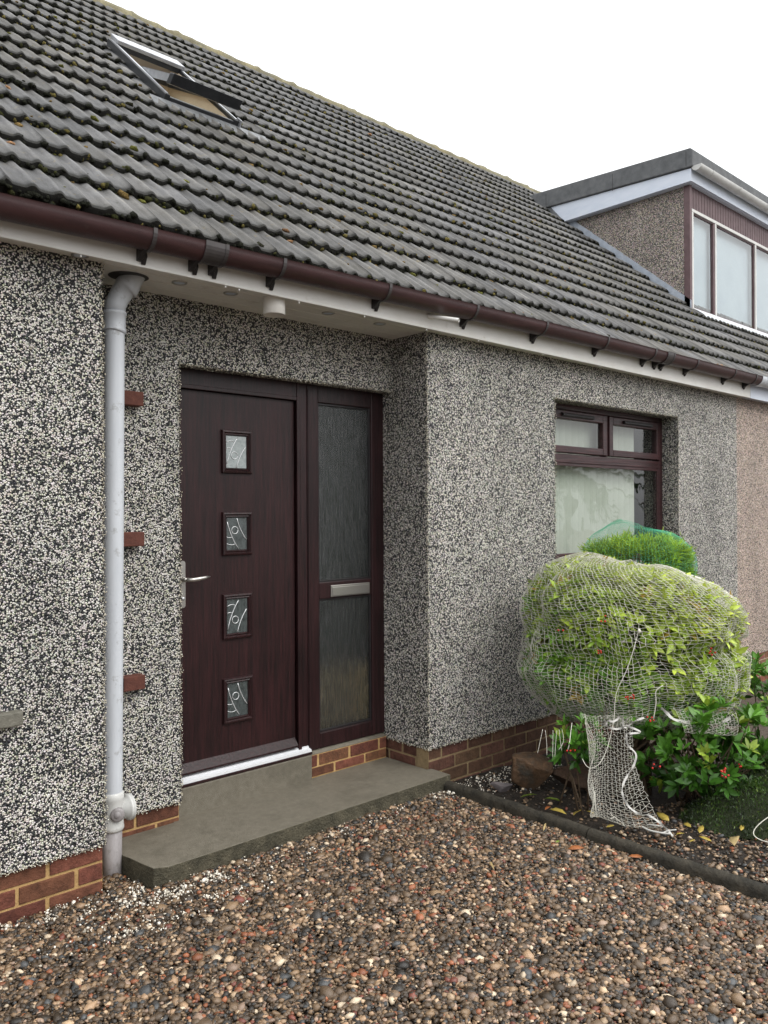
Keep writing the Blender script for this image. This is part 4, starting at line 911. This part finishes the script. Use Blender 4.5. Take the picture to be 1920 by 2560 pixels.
def net_surf(u, v):
    az = u*2*math.pi+.25*math.sin(v*5)+.10*mn.noise(Vector((math.cos(u*6.28)*2, math.sin(u*6.28)*2, v*4)))
    el = -.97+1.94*v+.04*mn.noise(Vector((math.cos(u*6.28)*3, math.sin(u*6.28)*3, v*5)))
    el = max(-.985, min(.99, el)); p = bush_pt(az, el, 1.035); n_ = p-BC; n_[2] *= .3; n_ /= np.linalg.norm(n_)+1e-9
    fold = .016*math.sin(az*23+v*9)*max(0, 1-abs(v-.14)/.2)+.022*mn.noise(Vector((math.cos(az)*3, math.sin(az)*3, v*9)))+.010*mn.noise(Vector((math.cos(az)*9, math.sin(az)*9, v*20)))
    return p+n_*fold
net = thing('garden_net', (.9, -.7, .3), 'off white knotted netting wrapped over the rounded shrub, its loose end trailing to the kerb', 'net')
V, F = lattice(net_surf, 122, 86, .00140, True, .12)
np_mesh('net_mesh', V, F, np.ones((len(V), 3)), M_CORD, net)
tl = [np.array(p) for p in ((.333, -.80, .47), (.301, -.854, .266), (.249, -.887, .11), (.215, -.932, .012))]
tm = [np.array(p) for p in ((.40, -.93, .47), (.345, -.965, .281), (.281, -1.011, .134), (.20, -1.09, .018))]
tr_ = [np.array(p) for p in ((.50, -.985, .47), (.448, -1.029, .274), (.405, -1.119, .156), (.31, -1.295, .020))]
def cat(P, t):
    t = max(0, min(.9999, t))*3; i = int(t); f = t-i; p0 = P[max(i-1, 0)]; p1 = P[i]; p2 = P[i+1]; p3 = P[min(i+2, 3)]
    return .5*((2*p1)+(-p0+p2)*f+(2*p0-5*p1+4*p2-p3)*f*f+(-p0+3*p1-3*p2+p3)*f**3)
def tail(u, v):
    a, b, c = cat(tl, v), cat(tm, v), cat(tr_, v); u2_ = u**1.25
    p = a*(1-u2_)*(1-2*u2_)+b*4*u2_*(1-u2_)*1.0+c*u2_*(2*u2_-1)
    n_ = np.array([-.7, -.7, 0]); p = p+n_*(.020*math.sin(u*9+v*2)+.012*mn.noise(Vector((u*5, v*5, 0)))); p[2] = max(p[2], bz(p[0], p[1])+.012 if p[0] > .03 else .045)
    return p
V, F = lattice(tail, 17, 46, .0010, False, .12, 0, .36)
np_mesh('trailing_net', V, F, np.ones((len(V), 3)), M_CORD, net)
def tail2(u, v):   # bunched strands on its left edge
    p = tail(u*.14, v); return p+np.array([-.012+.012*math.sin(v*17+u*5), .01*math.cos(v*13), 0])
V, F = lattice(tail2, 6, 46, .0011, False, .12); np_mesh('bunched_net', V, F, np.ones((len(V), 3)), M_CORD, net)
def under(u, v):    # slack fold of net low on the right side
    a = np.array((.66, -1.12, .50))*(1-u)+np.array((.98, -1.32, .46))*u; b = np.array((.62, -1.20, .40))*(1-u)+np.array((.90, -1.36, .36))*u
    p = a*(1-v)+b*v; return p+np.array([-.7, -.7, 0])*(.03*math.sin(v*3.14)+.01*math.sin(u*11))
V, F = lattice(under, 16, 14, .0012, False, .10, 0, .36); np_mesh('slack_fold', V, F, np.ones((len(V), 3)), M_CORD, net)
def smooth_path(P, n=5):
    P = [np.array(p, float) for p in P]; out = []
    for i in range(len(P)-1):
        p0 = P[max(i-1, 0)]; p1 = P[i]; p2 = P[i+1]; p3 = P[min(i+2, len(P)-1)]
        for f in np.linspace(0, 1, n, endpoint=False): out.append(.5*((2*p1)+(-p0+p2)*f+(2*p0-5*p1+4*p2-p3)*f*f+(-p0+3*p1-3*p2+p3)*f**3))
    return out+[P[-1]]
OUT = np.array([-.7, -.74, 0])
def cord(P, r=.0019, name='loose_cord', par=net, mat=M_CORD, push=.0):
    b_ = MB(); b_.tube(smooth_path([np.array(p)+OUT*push for p in P]), r, 7); return b_.build(name, mat, par)
cord([(.523, -.989, .901), (.487, -.983, .815), (.451, -.964, .71), (.403, -.933, .594), (.375, -.935, .467), (.31, -.943, .354), (.266, -.93, .279), (.236, -.903, .247), (.23, -.87, .25), (.241, -.839, .276)], .0017, 'tie_cord', push=.035)
cord([(.587, -1.088, .632), (.561, -1.064, .603), (.56, -1.064, .543), (.551, -1.055, .46)], .0022, 'tie_cord', push=.035)
b_ = MB(); b_.tube([(.493, -1.022, .915), (.488, -1.027, .905), (.49, -1.024, .893)], [.006, .009, .004], 8); b_.build('knot', M_CORD, net)
def tape(P, w, name='edge_tape', push=.02, twist=2.0):
    Q = smooth_path([np.array(p)+OUT*push for p in P], 6); b_ = MB(); vs = []
    for i, p in enumerate(Q):
        t = Q[min(i+1, len(Q)-1)]-Q[max(i-1, 0)]; t = t/(np.linalg.norm(t)+1e-9); s_ = np.cross(t, -OUT); s_ /= np.linalg.norm(s_)+1e-9; o_ = np.cross(t, s_)
        a = .9*math.sin(i*.16*twist+1); d_ = s_*math.cos(a)+o_*math.sin(a); vs += [p-d_*w/2, p+d_*w/2, p+d_*w/2+o_*.0012, p-d_*w/2+o_*.0012]
    m_ = 4; b_.add(vs, [(i*m_+k, i*m_+(k+1) % m_, (i+1)*m_+(k+1) % m_, (i+1)*m_+k) for i in range(len(Q)-1) for k in range(m_)]+[(0, 1, 2, 3), tuple(len(vs)-1-i for i in range(4))], smooth=False)
    return b_.build(name, M_TAPE, net)
tape([(.498, -1.034, .472), (.445, -1.012, .459), (.397, -.982, .433), (.371, -.985, .491), (.332, -.963, .47), (.315, -.934, .468), (.319, -.938, .439), (.353, -.969, .43), (.379, -1.006, .444), (.412, -1.063, .423), (.378, -1.032, .415), (.343, -1.027, .417), (.347, -1.031, .365),
      (.367, -1.063, .322), (.341, -1.066, .271), (.301, -1.057, .232), (.258, -1.058, .197), (.237, -1.066, .159), (.238, -1.094, .11), (.257, -1.138, .078), (.279, -1.186, .074), (.283, -1.243, .05), (.283, -1.284, .024), (.276, -1.305, .012)], .0105, push=.03, twist=3.4)
tape([(.628, -1.058, .505), (.622, -1.093, .483), (.634, -1.131, .455), (.704, -1.195, .435), (.722, -1.211, .423)], .016, push=.03)
tape([(.85, -1.26, .412), (.868, -1.277, .433), (.918, -1.282, .442)], .016, push=.03)
for P in ([(.145, -.675, .40), (.130, -.668, .333), (.121, -.66, .28)], [(.155, -.684, .395), (.158, -.690, .333), (.156, -.692, .268)], [(.184, -.711, .395), (.181, -.712, .33), (.176, -.713, .261)], [(.194, -.727, .395), (.188, -.724, .33), (.185, -.721, .261)],
          [(.202, -.736, .40), (.207, -.739, .344), (.215, -.742, .29)], [(.214, -.745, .40), (.222, -.748, .34), (.200, -.735, .297)]): cord(P, .0013, 'frayed_strand')
cord([(.215, -.935, .13), (.205, -.945, .07), (.207, -.95, .012)], .002, 'frayed_strand'); cord([(.206, -1.03, .05), (.185, -1.06, .045), (.17, -1.05, .04)], .002, 'frayed_strand'); cord([(.205, -1.05, .04), (.21, -1.09, .02), (.20, -1.11, .012)], .002, 'frayed_strand')
cord([(.295, -.75, .42), (.262, -.765, .38), (.235, -.775, .33), (.228, -.77, .30)], .002, 'frayed_strand')
sk_ = MB(); 
sk_.tube(smooth_path([(.215, -1.19, .03), (.205, -1.235, .028), (.222, -1.285, .026), (.245, -1.315, .024)]), .0045, 7); sk_.tube(smooth_path([(.225, -1.29, .026), (.262, -1.30, .03), (.288, -1.325, .034)]), .003, 7); sk_.tube([(.245, -1.20, .035), (.29, -1.26, .03)], .0028, 7)
tag(sk_.build('white_stick', M_TAPE), 'forked whitish twig lying at the end of the net beside the kerb', 'stick')
b_ = MB(); b_.tube(smooth_path([(.80, -1.74, .16), (.67, -1.64, .11), (.60, -1.585, .06), (.56, -1.565, .02), (.545, -1.59, .0), (.555, -1.66, -.005), (.60, -1.76, .0)]), .0022, 7); tag(b_.build('garden_wire', M_CORD), 'thin pale wire looping over the low moss mound at the right edge', 'wire')

# conifer and its green net ---------------------------------------------------------
CC = np.array([1.40, -.50, 1.185]); CRX = .335
con = thing('conifer', (1.4, -.5, 0), 'bright green feathery conifer behind the netted shrub, under the window', 'conifer')
Pn, Dn, Tn = [], [], []
for i in range(330):
    a = rng.uniform(0, 6.283); e = rng.uniform(-.9, 1.0); rr = rng.uniform(.55, 1.0)**.45; ce = max(.05, math.cos(e*1.4))**.55
    p0 = CC+np.array([0, 0, .165*math.sin(e*1.5)*rr-.03])+rr*.96*CRX*ce*(math.cos(a)*RX*1.03+math.sin(a)*FX*.75); q = (p0-CC)@RX/CRX
    o_ = (p0-CC)/CRX; d0 = o_*np.array([.9, .9, .35])+np.array([0, 0, .75])+rng.normal(0, .25, 3); d0 /= np.linalg.norm(d0); L0 = rng.uniform(.05, .11); tn = rng.uniform(.6, 1.35)
    sd_ = np.cross(d0, rng.normal(0, 1, 3)); sd_ /= np.linalg.norm(sd_)
    for k in range(26):
        t = k/26; w_ = rng.normal(0, 1)*(1-t*.7)*.028; Pn.append(p0+d0*L0*(t-.35)+sd_*w_); Dn.append(d0+sd_*np.sign(w_)*.7*rng.uniform(.3, 1.2)+rng.normal(0, .18, 3)); Tn.append(tn*(.55+.7*t))
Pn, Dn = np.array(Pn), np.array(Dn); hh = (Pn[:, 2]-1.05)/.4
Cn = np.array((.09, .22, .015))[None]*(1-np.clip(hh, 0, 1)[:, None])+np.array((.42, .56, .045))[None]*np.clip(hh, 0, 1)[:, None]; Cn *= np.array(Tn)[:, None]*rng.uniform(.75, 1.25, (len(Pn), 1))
segs = []
for k in range(3):
    pk = Pn+rng.normal(0, .012, Pn.shape); dk = Dn+rng.normal(0, .35, Dn.shape); segs.append(leaves(pk, dk, rng.normal(0, 1, Dn.shape), rng.uniform(.022, .042, len(Pn)), rng.uniform(.28, .5, len(Pn)), Cn*rng.uniform(.8, 1.2, (len(Pn), 1))))
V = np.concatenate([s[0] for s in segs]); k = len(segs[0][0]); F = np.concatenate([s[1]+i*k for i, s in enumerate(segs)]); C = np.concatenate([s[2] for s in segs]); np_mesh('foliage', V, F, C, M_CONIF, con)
b_ = MB(); b_.tube([(1.40, -.50, -.2), (1.41, -.49, .6), (1.40, -.50, 1.25)], [.028, .02, .008], 8)
for i in range(26):
    a = random.uniform(0, 6.28); z = random.uniform(.85, 1.2); e_ = CC+.8*CRX*(math.cos(a)*RX+math.sin(a)*FX*.7)+np.array([0, 0, z-1.15]); b_.tube([(1.405, -.495, z-.15), e_], [.006, .002], 5)
b_.build('trunk', M_BARK, con)
def gnet(u, v):
    a = u*6.283; e = -.75+v*1.72; ce = max(0, math.cos(min(e, .985)*1.5))**.55; q = math.cos(a)*ce
    p = CC+(CRX+.012)*ce*(math.cos(a)*RX*1.03+math.sin(a)*FX*.78)+np.array([0, 0, .20*math.sin(e*1.5)-.02*q])
    p[2] += max(0, e)*(.055*math.exp(-((q+.30)/.34)**2)+.02); return p+np.array([0, 0, .012*mn.noise(Vector((a*2, v*6, 0)))])
V, F = lattice(gnet, 96, 50, .00045, True, .12); go = np_mesh('green_net', V, F, np.ones((len(V), 3)), M_GNET)
tag(go, 'fine green netting pulled over the bright conifer below the window', 'net')

# low glossy shrubs ---------------------------------------------------------------
def low_shrub(c, ra, rb, z0, z1, n, label, lr=(.055, .088), bright=.95, nb=6, seedb=1, berr=()):
    t = thing('shrub', (c[0], c[1], 0), label, 'shrub', 'low glossy shrubs with red berries'); Pc, Nc = [], []
    for i in range(n):
        a = rng.uniform(0, 6.283); e = rng.uniform(-.9, 1.0); k = rng.choice([rng.uniform(.88, 1.05), rng.uniform(.5, .88)], p=[.62, .38]); ce = math.cos(e*math.pi/2)**.6
        k *= 1+.12*mn.noise(Vector((math.cos(a)*2+c[0]*3, math.sin(a)*2, e*2)))
        p = np.array([c[0], c[1], 0])+k*ce*(ra*math.cos(a)*RX+rb*math.sin(a)*FX)+np.array([0, 0, (z0+z1)/2+(z1-z0)/2*math.sin(e*math.pi/2)*k]); o_ = p-np.array([c[0], c[1], (z0+z1)/2]); o_ /= np.linalg.norm(o_)+1e-9
        Pc.append(p); Nc.append(o_*.75+np.array([0, 0, .6])+rng.normal(0, .2, 3))
    def lc(p, n_):
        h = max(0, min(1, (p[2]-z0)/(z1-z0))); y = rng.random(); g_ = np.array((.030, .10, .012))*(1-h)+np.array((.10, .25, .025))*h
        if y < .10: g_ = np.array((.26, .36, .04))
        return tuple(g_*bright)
    V, F, C = rosettes(Pc, Nc, 7, lr, lc, .95); np_mesh('foliage', V, F, C, M_LEAF, t)
    b_ = MB()
    for i in range(0, n, 5):
        p = Pc[i]; b0 = np.array([c[0]+random.gauss(0, .06), c[1]+random.gauss(0, .06), -.08]); b_.tube([b0, b0*.45+p*.55+np.array([0, 0, .02]), p], [.006, .004, .0018], 5)
    b_.build('stems', M_BARK, t)
    for cc, nn in berr: berries(t, cc, nn, .0055, .011)
    return t
low_shrub((.93, -1.17), .37, .30, .03, .50, 250, 'dark glossy shrub with red berries in front and right of the hanging net', berr=(((.455, -1.13, .255), 3), ((.60, -1.405, .256), 9), ((.72, -1.435, .245), 3)))
low_shrub((1.62, -1.25), .42, .36, -.08, .62, 230, 'taller glossy shrub at the right edge before the pink house wall', bright=.85, berr=(((1.28, -1.50, .45), 5),))
low_shrub((.36, -.74), .12, .10, .20, .42, 30, 'small leafy sprig with berries poking out under the left of the net', (.05, .075), berr=(((.235, -.775, .30), 4),))

# moss and heath mound -------------------------------------------------------------
MC = np.array([1.10, -1.62]); 
def mz(a, k): return None
Vm, Dm = [], []
for i in range(24000):
    a = rng.uniform(0, 6.283); k = rng.uniform(0, 1)**.5; p = MC+k*(.66*math.cos(a)*RX[:2]+.36*math.sin(a)*FX[:2]); z = bz(p[0], p[1])+.29*(1-k**2.2)*(1+.22*mn.noise(Vector((p[0]*5, p[1]*5, 0))))+.025*mn.noise(Vector((p[0]*18, p[1]*18, 0)))
    Vm.append((p[0], p[1], z-abs(rng.normal(0, .014)))); Dm.append(rng.normal(0, .55, 3)+np.array([0, 0, 1]))
Vm, Dm = np.array(Vm), np.array(Dm); big = np.array([mn.noise(Vector((p[0]*7, p[1]*7, 2))) for p in Vm])
Cm = np.array((.028, .055, .010))[None]*np.clip(1+1.1*big, .3, 2)[:, None]*rng.uniform(.5, 1.6, (len(Vm), 1)); yl = rng.random(len(Vm)) < .05; Cm[yl] = (.12, .17, .03)
V, F, C = leaves(Vm, Dm, rng.normal(0, 1, Dm.shape), rng.uniform(.008, .019, len(Vm)), rng.uniform(.5, 1.1, len(Vm)), Cm)
mo = thing('ground_cover', (1.1, -1.6, 0), 'dark mossy mound of low ground cover under the shrubs at the right edge', 'ground cover'); mo['kind'] = 'stuff'
np_mesh('sprigs', V, F, C, M_LEAF, mo)
b_ = MB(); n = 20; vs = [(MC[0], MC[1], bz(*MC)+.25)]; fs = []
for j in range(1, 9):
    for i in range(n):
        a = 6.283*i/n; k = j/8*.97; p = MC+k*(.66*math.cos(a)*RX[:2]+.36*math.sin(a)*FX[:2]); vs.append((p[0], p[1], bz(p[0], p[1])+.26*(1-k**2.2)-.012))
for i in range(n): fs.append((0, 1+i, 1+(i+1) % n))
for j in range(7):
    for i in range(n): fs.append((1+j*n+i, 1+(j+1)*n+i, 1+(j+1)*n+(i+1) % n, 1+j*n+(i+1) % n))
b_.add(vs, fs, smooth=True); b_.build('mound_base', mat_varied('mossy soil', (.012, .018, .006), (.03, .04, .012), 20, .9, .02, 60), mo)

# fallen leaves ------------------------------------------------------------------------
YEL, GRN, ORG, STR = (.50, .38, .08), (.22, .30, .05), (.40, .14, .045), (.55, .42, .20)
LF_ = [((.278, -.482), GRN, .085, 'long yellow green leaf on the soil just before the rusty rock'), ((.344, -.593), GRN, .08, 'pale green leaf on the dark soil right of the rusty rock'),
    ((.195, -.73), YEL, .085, 'broad yellow leaf on the soil left of the trailing net, by the kerb'), ((.214, -.655), ORG, .05, 'small orange leaf standing on edge behind the kerb'),
    ((.262, -.80), YEL, .08, 'curled yellow leaf touching the left edge of the trailing net'), ((.31, -.85), YEL, .055, 'half hidden yellow leaf behind the trailing net'),
    ((.541, -1.121), YEL, .08, 'pale yellow leaf right of the trailing net under the berry shrub'), ((.515, -1.264), YEL, .055, 'small yellow leaf standing between berry shrub and kerb'),
    ((.508, -1.337), YEL, .075, 'ragged yellow leaf at the left foot of the moss mound'), ((.62, -1.485), YEL, .06, 'bright yellow leaf lying on the moss mound'),
    ((.455, -1.523), STR, .105, 'long straw coloured leaf on the pebbles below the moss mound'), ((.339, -1.375), YEL, .05, 'yellow leaf on the bed right of the forked white twig'),
    ((.395, -1.289), YEL, .045, 'small yellow leaf near the white tape end'), ((.417, -1.40), YEL, .055, 'yellow leaf between two others before the moss mound'),
    ((-.171, -.988), GRN, .03, 'tiny bright green leaf scrap on the drive pebbles'), ((-.177, -1.092), ORG, .062, 'rust coloured leaf on the drive pebbles before the kerb'),
    ((-.06, -1.318), ORG, .06, 'orange leaf on the pebbles touching the kerb'), ((-.588, -.947), STR, .075, 'thin straw coloured stalk of leaf alone in the drive pebbles'),
    ((-.075, -.847), STR, .075, 'thin cream leaf stalk on the pebbles near the kerb'), ((.235, -1.01), YEL, .05, 'yellow leaf caught inside the trailing net')]
for (xy, col, ln, lab) in LF_:
    ln *= 1.22
    x, y = xy; z = (bz(x, y)+.022) if x > 0 else gz(x, y)+.018
    if 'moss mound' in lab and 'lying' in lab: z = bz(x, y)+.05
    a = random.uniform(0, 6.28); thin = .28 if 'thin' in lab else random.uniform(.8, 1.2)
    D = np.array([[math.cos(a), math.sin(a), .12]]); U = np.array([[random.gauss(0, .3), random.gauss(0, .3), 1]])
    V, F, C = leaves(np.array([[x-.5*ln*math.cos(a), y-.5*ln*math.sin(a), z]]), D, U, np.array([ln]), np.array([thin]), np.array([col]))
    o_ = np_mesh('fallen_leaf', V, F, C, M_DEAD); sd_ = o_.modifiers.new('s', 'SOLIDIFY'); sd_.thickness = .0008
    tag(o_, lab, 'leaf', 'fallen leaves on bed and drive')

# unseen hedge added across the drive so the glass mirrors a dark band -------------
hg = thing('hedge', (2, -14, 0), 'unseen dark green hedge added across the road to be mirrored in the glass', 'hedge')
n_ = 9000; X = rng.uniform(-14, 16, n_); top_ = 1.25+.25*np.sin(X*.7)+.15*np.sin(X*2.3); Z = rng.uniform(0, 1, n_)*top_; Yh = -13+rng.uniform(-.25, .25, n_)-(rng.random(n_) < .25)*rng.uniform(0, .8, n_)
Ph = np.stack([X, Yh, Z], 1); Dh = rng.normal(0, 1, (n_, 3))+np.array([0, 1, .6])
V, F, C = leaves(Ph, Dh, rng.normal(0, 1, (n_, 3)), rng.uniform(.15, .32, n_), rng.uniform(.8, 1.4, n_), np.array((.03, .065, .015))[None]*rng.uniform(.5, 1.5, (n_, 1))); np_mesh('foliage', V, F, C, M_LEAF, hg)
b_ = MB(); b_.box(-14, 16, -13.9, -13.3, -.1, 1.0); b_.build('core', M_BARK, hg)

# spreading tree beyond the drive, out of frame, whose fronds mirror in the window pane
tr = thing('tree', (9.6, -5.4, 0), 'spreading feathery tree beside the drive, mirrored as dark fronds in the window pane', 'tree')
Pt, Dt = [], []; tb = MB(); tb.tube([(9.6, -5.4, -.1), (9.65, -5.35, 1.2), (9.6, -5.4, 2.3)], [.09, .07, .05], 10)
for i in range(26):
    a = random.uniform(0, 6.28); L0 = random.uniform(.9, 1.9); h = random.uniform(-.1, .55); b0 = np.array((9.6, -5.4, 2.2)); path = [b0+np.array((math.cos(a), math.sin(a), 0))*L0*t+np.array((0, 0, h*1.6*t-.75*t*t)) for t in np.linspace(0, 1, 9)]
    tb.tube(path, [.018-.0018*k for k in range(9)], 5)
    for k in range(60):
        t = rng.uniform(.15, 1)*8; j = min(7, int(t)); p = path[j]+(path[j+1]-path[j])*(t-j); d = path[j+1]-path[j]; d = d/np.linalg.norm(d); sd_ = np.cross(d, (0, 0, 1))*rng.choice([-1, 1]); Pt.append(p); Dt.append(d*.8+sd_*.9+np.array((0, 0, -.25))+rng.normal(0, .15, 3))
Pt, Dt = np.array(Pt), np.array(Dt); tb.build('trunk', M_BARK, tr)
V, F, C = leaves(Pt, Dt, rng.normal(0, .4, Dt.shape)+np.array((0, 0, 1)), rng.uniform(.16, .34, len(Pt)), rng.uniform(.10, .2, len(Pt)), np.array((.04, .075, .02))[None]*rng.uniform(.6, 1.4, (len(Pt), 1))); np_mesh('crown', V, F, C, M_LEAF, tr)
